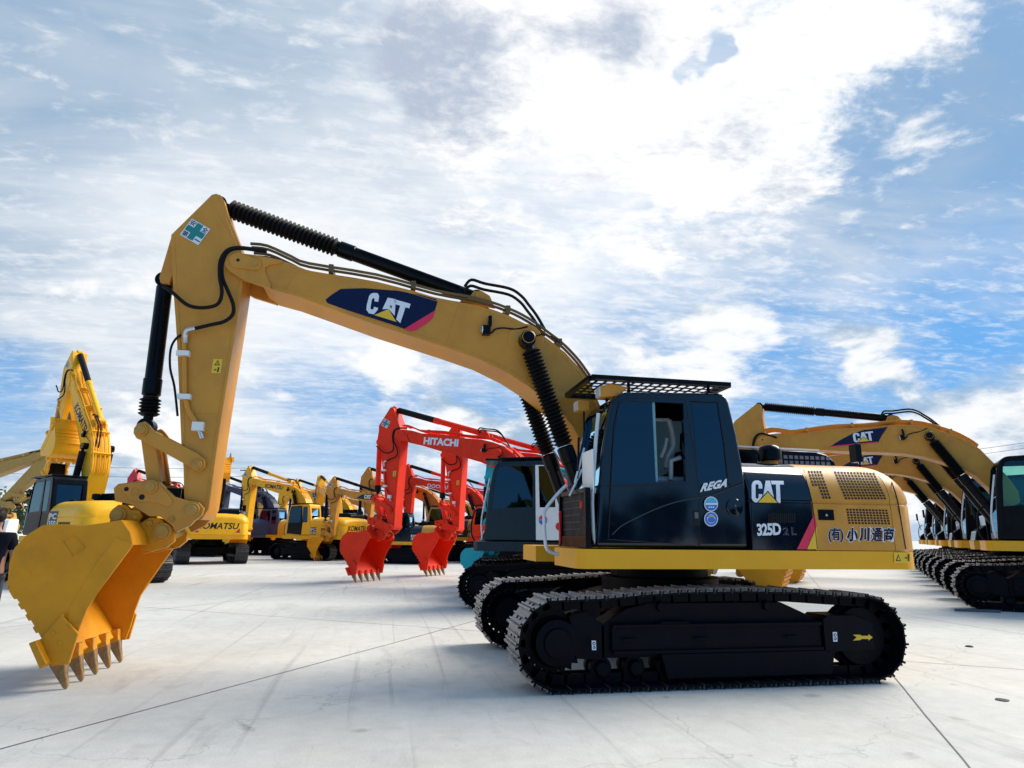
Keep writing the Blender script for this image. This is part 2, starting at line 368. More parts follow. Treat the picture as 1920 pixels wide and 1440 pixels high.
ARM = [xz(*p, YA) for p in [(405,363),(397,365),(386,376),(321,440),(320,457),(322,480),(324,534),(329,598),(332,646),(336,740),(340,835),(344,877),(345,930),(350,960),(362,974),(378,974),(391,955),(400,890),(410,815),(418,765),(430,690),(442,618),(455,530),(458,495),(450,459),(428,404),(420,375),(414,366)]]
BRACK = [xz(*p, .12) for p in [(322,448),(300,522),(302,531),(318,533),(328,510)]]
COUP = [xz(*p, YK) for p in [(213,915),(222,907),(274,901),(299,903),(313,918),(327,931),(349,938),(372,942),(382,953),(378,966),(364,977),(357,985),(346,990),(330,998),(322,985),(300,968),(280,968),(264,958),(247,946),(216,940)]]
RIB = [xz(*p, YK) for p in [(222,912),(228,908),(274,904),(297,906),(310,920),(324,938),(322,948),(312,950),(298,944),(280,941),(262,942),(245,938)]]
EARA = [xz(*p, .27) for p in [(205,980),(210,955),(222,946),(236,947),(246,956),(262,957),(265,968),(257,980),(235,990)]]
EARB = [xz(*p, .27) for p in [(262,984),(272,975),(282,970),(300,972),(318,988),(328,1000),(326,1015),(310,1028),(282,1034),(262,1030)]]
LINKP = [xz(*p, .30) for p in [(250,812),(251,803),(258,794),(272,790),(280,797),(288,808),(370,850),(384,862),(384,876),(374,884),(362,882),(350,872),(285,836),(268,827),(256,822)]]
POW = [xz(*p, .18) for p in [(264,820),(292,830),(303,905),(276,908)]]
BUCK = [xz(*p, .73) for p in [(230,975),(246,998),(251,1022),(215,1070),(185,1110),(165,1142),(152,1175),(140,1215),(128,1244),(105,1240),(75,1187),(50,1145),(25,1110),(17,1090),(20,1055),(30,1027),(50,1005),(82,985),(120,983),(162,985),(200,980)]]
CUT = [xz(*p, .76) for p in [(67,1202),(80,1197),(100,1175),(118,1152),(150,1187),(132,1244),(117,1246),(100,1242),(88,1250)]]
CABP = [xz(*p, 1.43) for p in [(1118,1026),(1121,980),(1125,917),(1131,838),(1142,767),(1150,750),(1160,738),(1175,734),(1350,736),(1362,742),(1368,755),(1382,812),(1395,880),(1402,930),(1405,1028)]]
WIN1 = [xz(*p, 1.43) for p in [(1145,906),(1150,830),(1157,770),(1163,757),(1175,752),(1280,757),(1285,903)]]
WIN2 = [xz(*p, 1.43) for p in [(1298,757),(1345,759),(1356,830),(1363,905),(1310,905)]]
DOORP = [xz(*p, 1.43) for p in [(1138,1012),(1150,800),(1160,752),(1175,746),(1287,748),(1312,915),(1312,1024)]]
def inset(pts, d):
    c = Vector((sum(p[0] for p in pts)/len(pts), sum(p[1] for p in pts)/len(pts)))
    n = len(pts); out = []
    A = sum(pts[i][0]*pts[(i+1) % n][1]-pts[(i+1) % n][0]*pts[i][1] for i in range(n))
    sg = 1 if A > 0 else -1
    for i in range(n):
        a = Vector(pts[i-1]); b = Vector(pts[i]); e = Vector(pts[(i+1) % n])
        n1 = Vector((-(b-a).y, (b-a).x)).normalized()*sg; n2 = Vector((-(e-b).y, (e-b).x)).normalized()*sg
        m = (n1+n2); m = m.normalized()/max(.35, m.normalized().dot(n1)); out.append(tuple(b+m*d))
    return out
# hood section
ZC, YS, ZT = 1.965, 1.45, 2.42
def ys_at(x): 
    t = min(1, max(0, (-2.33-x)/.47)); return YS-.36*(1-math.sqrt(max(0, 1-t*t)))-.02*t
def zt_at(x):
    t = min(1, max(0, (-2.25-x)/.55)); return ZT-.30*(1-math.sqrt(max(0, 1-t*t)))
def sec_y(x, z):
    ys = ys_at(x)
    if z <= ZC: return ys
    q = min(1, (z-ZC)/(zt_at(x)-ZC)); return ys-.5+.5*math.sqrt(max(0, 1-q*q))
def hood_at(px, py, lift=0.):
    y = 1.45
    for _ in range(25):
        p = at(px, py, y); y = .5*y+.5*sec_y(p.x, p.z)
    p = at(px, py, y)
    e = .004; yz = (sec_y(p.x, p.z+e)-sec_y(p.x, p.z-e))/(2*e)
    n = Vector((0, 1, -yz)).normalized()
    return p+n*lift
def hood_map(bl, br, tl, trr=None):
    bl = Vector(bl); br = Vector(br); tl = Vector(tl); trr = Vector(trr) if trr else br+tl-bl
    def f(a, b, l):
        q = bl*(1-a)*(1-b)+br*a*(1-b)+tl*(1-a)*b+trr*a*b
        return hood_at(q.x, q.y, l)
    return f
def section(x):
    ys = ys_at(x); zt = zt_at(x); s = [(ys, 1.395), (ys, 1.915), (ys-.012, 1.925), (ys-.012, 1.945), (ys, 1.955)]
    for i in range(0, 10):
        a = R(9*i+4); s.append((ys-.5+.5*math.cos(a), ZC+(zt-ZC)*math.sin(a)))
    s.append((.35, zt+.03))
    return s+[(-y, z) for y, z in reversed(s)]
def hood_loft(mb, xs, m):
    rows = [[(x, y, z) for y, z in section(x)] for x in xs]; n = len(rows[0])
    vs = [v for r in rows for v in r]
    fs = [(j*n+i, j*n+(i+1) % n, (j+1)*n+(i+1) % n, (j+1)*n+i) for j in range(len(xs)-1) for i in range(n)]
    fs += [tuple(range(n)), tuple(range(len(xs)*n-1, (len(xs)-1)*n-1, -1))]
    mb.add(vs, fs, m)

CACHE = {}
def cached(key, fn):
    if key not in CACHE: CACHE[key] = fn()
    return CACHE[key]
# --- track
RW = .46
def track_path():
    F = (1.757, RW); B = (-1.757, RW+.01); pts = []
    def arc(c, a0, a1, r, n):
        for i in range(n+1):
            a = R(a0+(a1-a0)*i/n); pts.append((c[0]+r*math.cos(a), c[1]+r*math.sin(a)))
    arc(F, -90, 85, RW, 24)
    for x, z in ((1.25, .935), (.9, .965), (.43, .99), (-.3, 1.0), (-.9, .985), (-1.35, .955)): pts.append((x, z))
    arc(B, 95, 270, RW, 24)
    return pts
def resample(pts, n):
    L = [0]
    for i in range(len(pts)): L.append(L[-1]+(Vector(pts[(i+1) % len(pts)])-Vector(pts[i])).length)
    out = []
    for k in range(n):
        s = L[-1]*k/n; i = max(j for j in range(len(pts)) if L[j] <= s+1e-9)
        a = Vector(pts[i]); b = Vector(pts[(i+1) % len(pts)]); q = (s-L[i])/max(1e-9, L[i+1]-L[i])
        out.append((a.lerp(b, q), (b-a).normalized()))
    return out
NSH = 49
def track_mesh(sm):
    mb = MB(); ps = track_path()
    tot = sum((Vector(ps[(i+1) % len(ps)])-Vector(ps[i])).length for i in range(len(ps))); pit = tot/NSH
    for p, d in resample(ps, NSH):
        nv = Vector((d.y, -d.x))          # outward for a loop run forward-bottom to top
        M = Matrix(((d.x, 0, nv.x, p.x), (0, 1, 0, 0), (d.y, 0, nv.y, p.y), (0, 0, 0, 1)))
        h = pit*.485
        mb.ebox((-h, 1.006, -.052), (h, 1.606, -.032), sm, UNDER, M)
        mb.ebox((h-.022, 1.004, -.033), (h, 1.608, 0), sm, UNDER, M)
        mb.ebox((-.009, 1.012, -.033), (.009, 1.600, -.008), sm, UNDER, M)
        mb.ebox((-h+.016, 1.012, -.033), (-h+.034, 1.600, -.008), sm, UNDER, M)
        for yy in (1.2, 1.36):
            mb.box((-pit*.56, yy, -.15), (pit*.56, yy+.05, -.053), UNDER, M)
            mb.cyl(M @ Vector((-.03, yy+.025, -.033)), M @ Vector((-.03, yy+.025, -.022)), .016, UNDER, 8)
    return mb.mesh('track', smooth=False)
def frame_mesh():
    mb = MB()
    mb.prism([(1.28, .30), (1.28, .62), (1.0, .78), (.75, .835), (-.80, .835), (-1.12, .70), (-1.28, .62), (-1.45, .62), (-1.45, .30)], 1.12, 1.44, UNDER)
    mb.box((-1.22, 1.44, .36), (1.18, 1.50, .62), UNDER)
    mb.box((-1.22, 1.50, .60), (1.18, 1.535, .635), UNDER); mb.box((-1.22, 1.50, .345), (1.18, 1.535, .38), UNDER)
    mb.prism([(-1.24, .32), (-1.24, .66), (-1.30, .70), (-1.62, .70), (-1.85, .62), (-1.85, .34)], 1.16, 1.53, UNDER)
    mb.prism([(1.24, .28), (1.24, .62), (1.45, .76), (1.62, .72), (1.55, .3)], 1.15, 1.44, UNDER)
    mb.prism([(.60, .10), (.66, .34), (-1.35, .34), (-1.30, .10)], 1.505, 1.53, UNDER)
    for x in (1.0, .2, -.85): mb.box((x-.08, 1.535, .47), (x+.08, 1.548, .50), UNDER)
    mb.prism([(.75, .60), (.62, .66), (.35, .655), (.25, .60)], 1.50, 1.52, UNDER)
    return mb.mesh('track_frame', bevel=.012)
def wheel_mesh(kind):
    mb = MB(); z = RW
    if kind == 'sprocket':
        n = 22; pts = []
        for i in range(n*2):
            a = math.pi*i/n; r = .335 if i % 2 else .285; pts.append((r*math.cos(a), z+r*math.sin(a)))
        mb.prism(pts, 1.275, 1.345, UNDER)
        mb.lathe((0, 1.12, z), (0, 1.6, z), [(0, .2), (.1, .25), (.26, .25), (.27, .235), (.36, .225), (.37, .15), (.40, .14)], UNDER, 32)
        for i in range(16):
            a = 2*math.pi*i/16; c = (.215*math.cos(a), 0, z+.215*math.sin(a)); mb.cyl((c[0], 1.39, c[2]), (c[0], 1.412, c[2]), .018, UNDER, 6)
    else:
        mb.lathe((0, 1.17, z), (0, 1.6, z), [(0, .30), (.06, .315), (.08, .345), (.19, .345), (.21, .315), (.27, .30), (.275, .12), (.33, .12)], UNDER, 36)
    return mb.mesh(kind, ang=25)
def roller_mesh(r=.115):
    mb = MB(); mb.lathe((0, 1.12, 0), (0, 1.5, 0), [(0, r*.7), (.05, r*.7), (.055, r), (.12, r), (.125, r*.8), (.22, r*.8), (.225, r), (.29, r), (.295, r*.7), (.36, r*.55)], UNDER, 20)
    return mb.mesh('roller')

def mirror_y(me, name):
    m2 = me.copy(); m2.name = name
    for v in m2.vertices: v.co.y *= -1
    m2.flip_normals(); return m2

def pose(o, piv, ang):      # swing a part about its pin in the machine plane; ang > 0 lifts the front
    o.location = piv; o.rotation_euler = (0, -ang, 0)
def sub_pts(pts, piv): return [(x-piv.x, z-piv.z) for x, z in pts]
def rot_pt(p, piv, new, ang):
    d = Vector(p)-piv; c, s = math.cos(ang), math.sin(ang)
    return Vector((new.x+d.x*c-d.z*s, d.y, new.z+d.x*s+d.z*c))

def cylinder(root, name, a, b, r, rodpart, mb_mat, boot, bellow_n=None, barrel_first=False, y=0., bootr=None, sub='rod_boot'):
    """hydraulic cylinder: barrel end a, rod end b; the rod half is covered by a boot"""
    a = Vector(a); b = Vector(b); L = (b-a).length; d = (b-a)/L; sp = L*(1-rodpart)
    mb = MB(); yv = Vector((0, 1, 0))
    mb.lathe(a, b, [(.05, r*.8), (.08, r), (sp-.22, r), (sp-.21, r*1.13), (sp-.02, r*1.13), (sp, r*.9)], mb_mat, 24)
    mb.cyl(a-yv*r*.9, a+yv*r*.9, r*1.05, mb_mat, 20)
    mb.tube([a+d*.25+yv*r*1.0+Vector((0,0,r*.4)), a+d*(sp-.3)+yv*r*1.0+Vector((0,0,r*.4))], r*.18, mb_mat, 6, 1)
    o = mb.obj(name, root)
    k = MB(); br = bootr or r*1.12; rl = L-sp
    if bellow_n:
        pr = [(sp+.01, br*.72)]
        for i in range(bellow_n):
            t = sp+.02+(rl-.16)*i/bellow_n; s = (rl-.16)/bellow_n
            pr += [(t+s*.12, br*.70), (t+s*.58, br), (t+s*.66, br)]
        pr += [(L-.13, br*.7), (L-.125, br*.45), (L-.02, br*.45)]
    elif boot: pr = [(sp+.005, br*.95), (L-.16, br*.95), (L-.15, r*.5), (L-.02, r*.5)]
    else: pr = [(sp+.005, r*.5), (L-.02, r*.5)]
    k.lathe(a, b, pr, boot if (boot and bellow_n or boot) else STEEL, 24)
    k.cyl(b-yv*r*.85, b+yv*r*.85, r*1.0, mb_mat, 20)
    k.obj(sub, o)
    return o

def boom_mesh(m):
    mb = MB(); mb.prism(sub_pts(BOOM, P0), -YB, YB, m)
    for s in (1, -1):
        mb.prism(sub_pts(FORK, P0), s*.275, s*.33, m)
    I = inset(sub_pts(BOOM, P0), .045)
    for s in (1, -1):
        mb.tube([(x, s*YB, z) for x, z in I[3:21]], .008, m, 5, 1); mb.tube([(x, s*YB, z) for x, z in I[24:]], .008, m, 5, 1)
        for a, b in (((860, 570), (835, 648)), ((560, 502), (533, 546)), ((705, 532), (690, 602)), ((1015, 628), (985, 718))): p, q = sub_pts([xz(*a, .3), xz(*b, .3)], P0); mb.tube([(p[0], s*YB, p[1]), (q[0], s*YB, q[1])], .006, m, 5, 1)
    return mb.mesh('boom', bevel=.012)
def arm_mesh(m):
    mb = MB(); mb.prism(sub_pts(ARM, P2), -YA, YA, m)
    for s in (1, -1): mb.prism(sub_pts(BRACK, P2), s*.09, s*.15, m)
    I = inset(sub_pts(ARM, P2), .04)
    for s in (1, -1):
        mb.tube([(x, s*YA, z) for x, z in I[3:13]], .008, m, 5, 1); mb.tube([(x, s*YA, z) for x, z in I[16:26]], .008, m, 5, 1)
        for a, b in (((340, 772), (416, 778)), ((392, 372), (432, 440))): p, q = sub_pts([xz(*a, YA), xz(*b, YA)], P2); mb.tube([(p[0], s*YA, p[1]), (q[0], s*YA, q[1])], .006, m, 5, 1)
    return mb.mesh('arm', bevel=.012)
def bucket_shell(m):
    B = sub_pts(BUCK, P3); mb = MB(); w = .73
    back = [B[2], B[1], B[0]]+B[:9:-1]+[B[9]]     # lip top, over the back, down to the cutting lip
    inn = inset(B, .03); ib = [inn[2], inn[1], inn[0]]+inn[:9:-1]+[inn[9]]
    n = len(back)
    vs = [(x, -w, z) for x, z in back]+[(x, w, z) for x, z in back]+[(x, -w, z) for x, z in ib]+[(x, w, z) for x, z in ib]
    fs = []
    for i in range(n-1):
        fs += [(i, i+1, n+i+1, n+i), (2*n+i, 3*n+i, 3*n+i+1, 2*n+i+1), (i, 2*n+i, 2*n+i+1, i+1), (n+i, n+i+1, 3*n+i+1, 3*n+i)]
    fs += [(0, n, 3*n, 2*n), (n-1, 3*n-1, 4*n-1, 2*n-1)]
    mb.add(vs, fs, m)
    for s in (1, -1): mb.prism(B, s*(w+.001), s*(w+.028), m)
    # wear strips on the heel and the reinforcing band along the side edge
    for k, (i, t) in enumerate(((10, .2), (10, .75), (11, .3), (11, .85), (12, .3), (12, .8))):
        a = Vector((B[i][0], 0, B[i][1])); b = Vector((B[i+1][0], 0, B[i+1][1])); p = a.lerp(b, t)
        d = (b-a).normalized(); nrm = Vector((d.z, 0, -d.x)); nrm = -nrm if nrm.x < 0 else nrm
        for yy in (-.66, -.36, -.06, .24, .54):
            mb.bar(p+Vector((0, yy-.1, 0))+nrm*.012, p+Vector((0, yy+.2, 0))+nrm*.012, .07, .03, m, nrm)
    band = [B[3], B[4], B[5], B[6], B[7]]
    for s in (1, -1):
        pp = [B[2], B[3], B[5], B[6]]; off = [(B[2][0]+.17, B[2][1]+.08), (B[3][0]+.17, B[3][1]+.07), (B[5][0]+.15, B[5][1]+.04), (B[6][0]+.12, B[6][1]-.02)]
        mb.prism(pp+off[::-1], s*(w+.028), s*(w+.036), m)
    return mb.mesh('bucket', bevel=.006, seg=1)
def tooth_mesh(m, m2):
    mb = MB()
    T = [xz(*p, .72) for p in [(90,1244),(121,1240),(122,1262),(125,1286),(120,1296),(114,1291),(103,1268)]]; T = sub_pts(T, P3)
    k = MB(); n = len(T); ws = [.052, .052, .036, .022, .010, .012, .040]
    vs = [(x, -w, z) for (x, z), w in zip(T, ws)]+[(x, w, z) for (x, z), w in zip(T, ws)]
    k.add(vs, [tuple(range(n)), tuple(range(2*n-1, n-1, -1))]+[(i, (i+1) % n, n+(i+1) % n, n+i) for i in range(n)], m2)
    A = sub_pts([xz(*p, .72) for p in [(92,1222),(120,1215),(119,1244),(97,1252)]], P3)
    k.prism(A, -.060, .060, m)
    return k.mesh('tooth', bevel=.008, seg=1)
def cutter_mesh(m, s):
    mb = MB(); C = sub_pts(CUT, P3); mb.prism(C, s*.766, s*.80, m)
    q = sub_pts([xz(*p, .76) for p in [(67,1202),(80,1197),(100,1240),(88,1250)]], P3)
    mb.prism(q, s*.80, s*.90, m)
    for p in ((117, 1155), (131, 1173), (100, 1187), (112, 1206)):
        c = sub_pts([xz(*p, .8)], P3)[0]; mb.cyl((c[0], s*.80, c[1]), (c[0], s*.815, c[1]), .022, m, 6)
    return mb.mesh('side_cutter', bevel=.006, seg=1)
def pinhead(mb, px, py, y, r, m, piv, th=.03):
    c = sub_pts([xz(px, py, y)], piv)[0]
    mb.cyl((c[0], y, c[1]), (c[0], y+th, c[1]), r, m, 24, .006)
    mb.cyl((c[0], y+th, c[1]), (c[0], y+th+.02, c[1]), r*.68, m, 20, .005)

CORE = MB(); 
def cab_meshes(m):
    outer = MB(); outer.prism(CABP, .45, 1.43, m); om = outer.mesh('cab', bevel=.045, seg=3)
    inn = MB(); ip = inset(CABP, .05); inn.prism(ip, .50, 1.385, HOLE)
    def cm(pts, y0, y1):
        k = MB(); k.prism(pts, y0, y1, HOLE); return k.mesh('c', smooth=False)
    fx = MB(); fx.box((.9, .52, 1.55), (1.6, 1.36, 2.98), HOLE)
    rx = MB(); rx.box((-.7, .58, 2.2), (-.2, 1.30, 2.95), HOLE)
    cuts = [inn.mesh('c', smooth=False), cm(WIN1, 1.2, 1.6), cm(WIN2, 1.2, 1.6), cm([(-.3, 2.1), (-.2, 3.0), (.95, 3.0), (1.15, 2.1)], .3, .6), fx.mesh('c', smooth=False), rx.mesh('c', smooth=False)]
    return boolean(om, cuts, 'cab')
def door_mesh(m):
    k = MB(); k.prism(DOORP, 1.4305, 1.446, m); me = k.mesh('door', bevel=.006, seg=2)
    c = MB(); c.prism(WIN1, 1.2, 1.6, HOLE)
    return boolean(me, [c.mesh('c', smooth=False)], 'door')
CABW = [(1.30, 1.0), (1.1, 2.95)]

def excavator(name, loc, yaw, label, st, sc=1., boom=0., arm=0., bucket=0., house=0., main=False, noboom=False, ucx=0., group=None):
    root = empty(name, loc, yaw, sc); tag(root, label, 'excavator', group)
    H = root
    g = lambda k, d=None: st.get(k, d)
    bm_, cabm, ha, hb, sk, cwm = g('boom'), g('cab'), g('hood_a'), g('hood_b'), g('skirt'), g('cw')
    sm = g('shoe', SHOED); gl = g('glass', GLASSD)
    # undercarriage turns under the house: parts carry the angle
    def uc(o):
        o.rotation_euler = (0, 0, house); o.location.x = ucx; return o
    for s in (1, -1):
        key = ('trk', sm.name, s)
        t = uc(link('track', cached(key, lambda: track_mesh(sm) if s > 0 else mirror_y(cached(('trk', sm.name, 1), lambda: track_mesh(sm)), 'track')), root))
        fl = lambda nm, fn: cached((nm, s), lambda: fn() if s > 0 else mirror_y(cached((nm, 1), fn), nm))
        link('track_frame', fl('track_frame', frame_mesh), t)
        a = link('sprocket', fl('sprocket', lambda: wheel_mesh('sprocket')), t); a.location = (1.757, 0, 0)
        b = link('idler_wheel', fl('idler_wheel', lambda: wheel_mesh('idler_wheel')), t); b.location = (-1.757, 0, .01)
        rm = fl('roller', roller_mesh)
        for i in range(8 if (main or sc > 1.1) else 5):
            q = link('roller', rm, t); q.location = (1.28-2.55*i/(7 if (main or sc > 1.1) else 4), 0, .20)
        for x in (.62, -.62):
            q = link('carrier_roller', cached(('car', s), lambda: roller_mesh(.075) if s > 0 else mirror_y(cached(('car', 1), lambda: roller_mesh(.075)), 'carrier_roller')), t); q.location = (x, 0, .80)
    def uf():
        mb = MB()
        mb.prism([(.95, .45), (.95, .78), (.55, .86), (-.55, .86), (-.95, .78), (-.95, .45)], -.75, .75, UNDER)
        for sx in (1, -1):
            for sy in (1, -1):
                mb.bar((sx*.55, sy*.5, .66), (sx*.95, sy*1.2, .58), .5, .28, UNDER)
        mb.cyl((0, 0, .84), (0, 0, 1.03), .74, UNDER, 40); mb.cyl((0, 0, 1.03), (0, 0, 1.19), .62, UNDER, 40)
        return mb.mesh('undercarriage_frame', bevel=.01)
    uc(link('undercarriage_frame', cached('uf', uf), root))
    # house
    def plat():
        mb = MB(); o = [(1.50, 1.40), (1.53, 1.32), (1.53, .50), (1.05, .46), (1.05, -.46), (1.53, -.50), (1.53, -1.32), (1.47, -1.45), (-2.46, -1.45)]
        for i in range(7):
            a = R(15*i); o.append((-2.42-.30*math.sin(a), -1.15-.30*math.cos(a)))
        o += [(x, -y) for x, y in reversed(o[8:])]+[(1.44, 1.455)]
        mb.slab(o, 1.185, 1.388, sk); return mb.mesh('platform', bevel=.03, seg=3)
    pl = link('platform', cached(('plat', sk.name), plat), root)
    def hoodA():
        mb = MB(); hood_loft(mb, [-.50, -.8, -1.286], ha)
        mb.box((-.50, -1.44, 1.39), (.35, -.5, 1.95), ha); return mb.mesh('side_panel', ang=40)
    def hoodB():
        mb = MB(); hood_loft(mb, [-1.292, -1.8, -2.25, -2.325], hb); return mb.mesh('engine_cover', ang=40)
    def cwt():
        mb = MB(); hood_loft(mb, [-2.333]+[-2.333-.465*math.sin(R(a)) for a in range(8, 91, 9)], cwm); return mb.mesh('counterweight', ang=45)
    sp = link('side_panel', cached(('ha', ha.name), hoodA), root)
    ec = link('engine_cover', cached(('hb', hb.name), hoodB), root)
    cw = link('counterweight', cached(('cw', cwm.name), cwt), root)
    def front():
        mb = MB()
        mb.box((.36, -1.42, 1.39), (.85 if main else 1.25, -.52, 1.98), ha)
        if not main: mb.prism([(1.25, 1.39), (1.25, 1.75), (1.45, 1.6), (1.5, 1.39)], -1.40, -.55, BLACK)
        return mb.mesh('storage_box', bevel=.02)
    link('storage_box', cached(('sb', ha.name, main), front), root)
    def bfoot():
        mb = MB()
        for y in (-.40, .36): mb.prism([(.2, 1.39), (.3, 1.9), (.65, 2.2), (.9, 2.12), (1.15, 1.9), (1.2, 1.39)], y, y+.05, BLACK)
        mb.box((-.49, -.34, 1.39), (.25, .34, 1.98), BLACK)
        return mb.mesh('boom_bracket', bevel=.01)
    link('boom_bracket', cached('bfoot', bfoot), root)
    def rhood():
        mb = MB(); mb.prism([(-2.56, 2.34), (-2.50, 2.56), (-2.38, 2.655), (-2.25, 2.68), (-.95, 2.69), (-.66, 2.60), (-.55, 2.38)][::-1], -.95, .35, BLACK)
        return mb.mesh('raised_hood', bevel=.04, seg=3)
    # cab
    cab = link('cab', cached(('cab', cabm.name), lambda: cab_meshes(cabm)), root)
    dr = link('door', cached(('door', cabm.name), lambda: door_mesh(g('door', cabm))), cab)
    def pane(pts, y, shrink=.0):
        mb = MB(); q = inset(pts, -.006+shrink); mb.prism(q, y-.006, y, gl); return mb.mesh('window', smooth=False)
    w1 = WIN1
    if main:
        zc = lambda px, py: xz(px, py, 1.43)
        half = [zc(*p) for p in [(1145,906),(1150,830),(1157,770),(1163,757),(1175,752),(1222,754),(1229,904)]]
        link('window', pane(half, 1.425), cab)
        fr = MB(); a = at(1224, 754, 1.40); b = at(1230, 904, 1.40); fr.bar(a, b, .035, .03, mat('pale glass edge', (.16, .30, .34), .2), (0, 1, 0)); fr.obj('window_frame', cab)
    else: link('window', cached(('w1', gl.name), lambda: pane(WIN1, 1.425)), cab)
    link('window', cached(('w2', gl.name), lambda: pane(WIN2, 1.433)), cab)
    def fpane():
        mb = MB(); mb.add([(1.29, .53, 1.56), (1.29, 1.35, 1.56), (1.25, 1.35, 2.05), (1.25, .53, 2.05)], [(0, 1, 2, 3)], gl)
        mb.add([(1.25, .53, 2.07), (1.25, 1.35, 2.07), (1.07, 1.35, 2.97), (1.07, .53, 2.97)], [(0, 1, 2, 3)], gl)
        mb.add([(-.40, .58, 2.2), (-.40, 1.30, 2.2), (-.32, 1.30, 2.95), (-.32, .58, 2.95)], [(0, 1, 2, 3)], gl)
        mb.add([(-.3, .46, 2.1), (1.15, .46, 2.1), (.95, .46, 3.0), (-.2, .46, 3.0)], [(0, 1, 2, 3)], gl)
        return mb.mesh('windscreen', smooth=False)
    link('windscreen', cached(('fp', gl.name), fpane), cab)
    def seat():
        mb = MB(); mb.box((.05, .72, 1.75), (.55, 1.18, 1.92), SEATD)
        mb.prism([(.02, 1.9), (.16, 1.9), (.06, 2.55), (-.10, 2.55)], .74, 1.16, SEATD); mb.prism([(-.06, 2.56), (.04, 2.56), (.02, 2.78), (-.10, 2.78)], .84, 1.06, SEATD)
        mb.box((.15, 1.2, 2.02), (.62, 1.28, 2.1), SEATD); mb.box((.15, .62, 2.02), (.62, .70, 2.1), SEATD)
        return mb.mesh('seat', bevel=.03)
    link('seat', cached('seat', seat), cab)
    rh = link('raised_hood', cached('rhood', rhood), root)
    if not main:
        def extra():
            mb = MB(); mb.prism([(.98, 3.17), (.98, 3.22), (-.25, 3.24), (-.25, 3.19)], .44, 1.44, BLACK); mb.box((1.0, .42, 3.14), (1.3, 1.46, 3.19), BLACK)
            return mb.mesh('roof_visor', bevel=.012)
        if g('visor', True): link('roof_visor', cached('visor', extra), cab)
        def rail():
            mb = MB(); mb.tube([(1.34, 1.38, 1.45), (1.36, 1.38, 1.9), (1.2, 1.38, 2.75)], .018, GALV); mb.tube([(1.52, 1.2, 1.39), (1.6, 1.2, 1.6), (1.55, 1.2, 2.0), (1.4, 1.2, 2.1)], .018, BLACK)
            return mb.mesh('handrail')
        link('handrail', cached('rail', rail), cab)
        def mir(q):
            mb = MB()
            if q: mb.tube([(-2.1, -1.1, 2.3), (-2.1, -1.2, 2.62)], .015, BLACK, 6, 1); mb.box((-2.14, -1.28, 2.55), (-2.06, -1.12, 2.85), BLACK)
            else: mb.tube([(1.35, -1.2, 1.9), (1.45, -1.3, 2.45)], .018, BLACK, 6, 1); mb.box((1.42, -1.4, 2.4), (1.5, -1.2, 2.75), BLACK)
            return mb.mesh('mirror', bevel=.01)
        for q in (0, 1): link('mirror', cached(('mir', q), lambda: mir(q)), root)
        def gr():
            mb = MB()
            for i in range(8): mb.box((-1.34-.1*i-.035, 1.452, 1.62), (-1.34-.1*i+.035, 1.455, 1.80), HOLE)
            return mb.mesh('grille', smooth=False)
        link('grille', cached('grl', gr), ec)
        def pre():
            mb = MB(); mb.lathe((-1.2, .5, 2.4), (-1.2, .5, 3), [(0, .07), (.1, .07), (.1, .13), (.24, .13), (.27, .1)], BLACK); return mb.mesh('exhaust_pipe')
        link('exhaust_pipe', cached('pre', pre), rh)
    if noboom: return dict(root=root, cab=cab, side=sp, cover=ec, cw=cw)
    # boom, arm, bucket
    nP2 = rot_pt(P2, P0, P0, boom); nP3 = rot_pt(P3, P2, nP2, arm); 
    bo = link('boom', cached(('boom', bm_.name), lambda: boom_mesh(bm_)), root); pose(bo, P0, boom)
    ar = link('arm', cached(('arm', g('arm', bm_).name), lambda: arm_mesh(g('arm', bm_))), root); pose(ar, nP2, arm)
    bkm = g('bucket', bm_)
    bu = link('bucket', cached(('buck', bkm.name), lambda: bucket_shell(bkm)), root); pose(bu, nP3, bucket)
    for i in range(5):
        t = link('tooth', cached(('tooth', bkm.name), lambda: tooth_mesh(bkm, WORN)), bu); t.location = (0, -.70+.345*i, 0)
    for s in (1, -1): link('side_cutter', cached(('cut', bkm.name, s), lambda: cutter_mesh(bkm, s)), bu)
    pm = g('pin', bm_)
    def ears():
        mb = MB()
        for s in (1, -1):
            mb.prism(sub_pts(EARA, P3), s*.20, s*.27, bkm); mb.prism(sub_pts(EARB, P3), s*.20, s*.27, bkm)
            mb.prism(sub_pts([xz(*p, .27) for p in [(215,985),(270,1000),(300,1030),(262,1040),(250,1020)]], P3), s*.17, s*.20, bkm)
        mb.cyl((.746, -.26, -.065), (.746, .26, -.065), .07, pm); mb.cyl((.275, -.26, -.236), (.275, .26, -.236), .08, pm)
        pinhead(mb, 222, 966, .27, .085, pm, P3); pinhead(mb, 255, 970, .27, .035, pm, P3); pinhead(mb, 305, 997, .27, .10, pm, P3); pinhead(mb, 281, 981, .27, .035, pm, P3)
        return mb.mesh('hinge_lug', bevel=.008, seg=1)
    link('hinge_lug', cached(('ears', bkm.name), ears), bu)
    def coup():
        mb = MB()
        for s in (1, -1):
            mb.prism(sub_pts(COUP, P3), s*.27, s*.33, bm_)
            mb.prism(sub_pts(RIB, P3), s*.33, s*.345, bm_)
        mb.box((.15, -.27, .05), (.75, .27, .25), BLACK)
        pinhead(mb, 283, 913, .345, .075, pm, P3); pinhead(mb, 360, 957, .33, .085, pm, P3)
        for px, py, r in ((253, 922, .045), (321, 974, .03)): 
            c = sub_pts([xz(px, py, .345)], P3)[0]; mb.lathe((c[0], .33, c[1]), (c[0], .4, c[1]), [(0, r), (.021, r), (.021, r*.8), (.012, r*.8)], pm, 24)
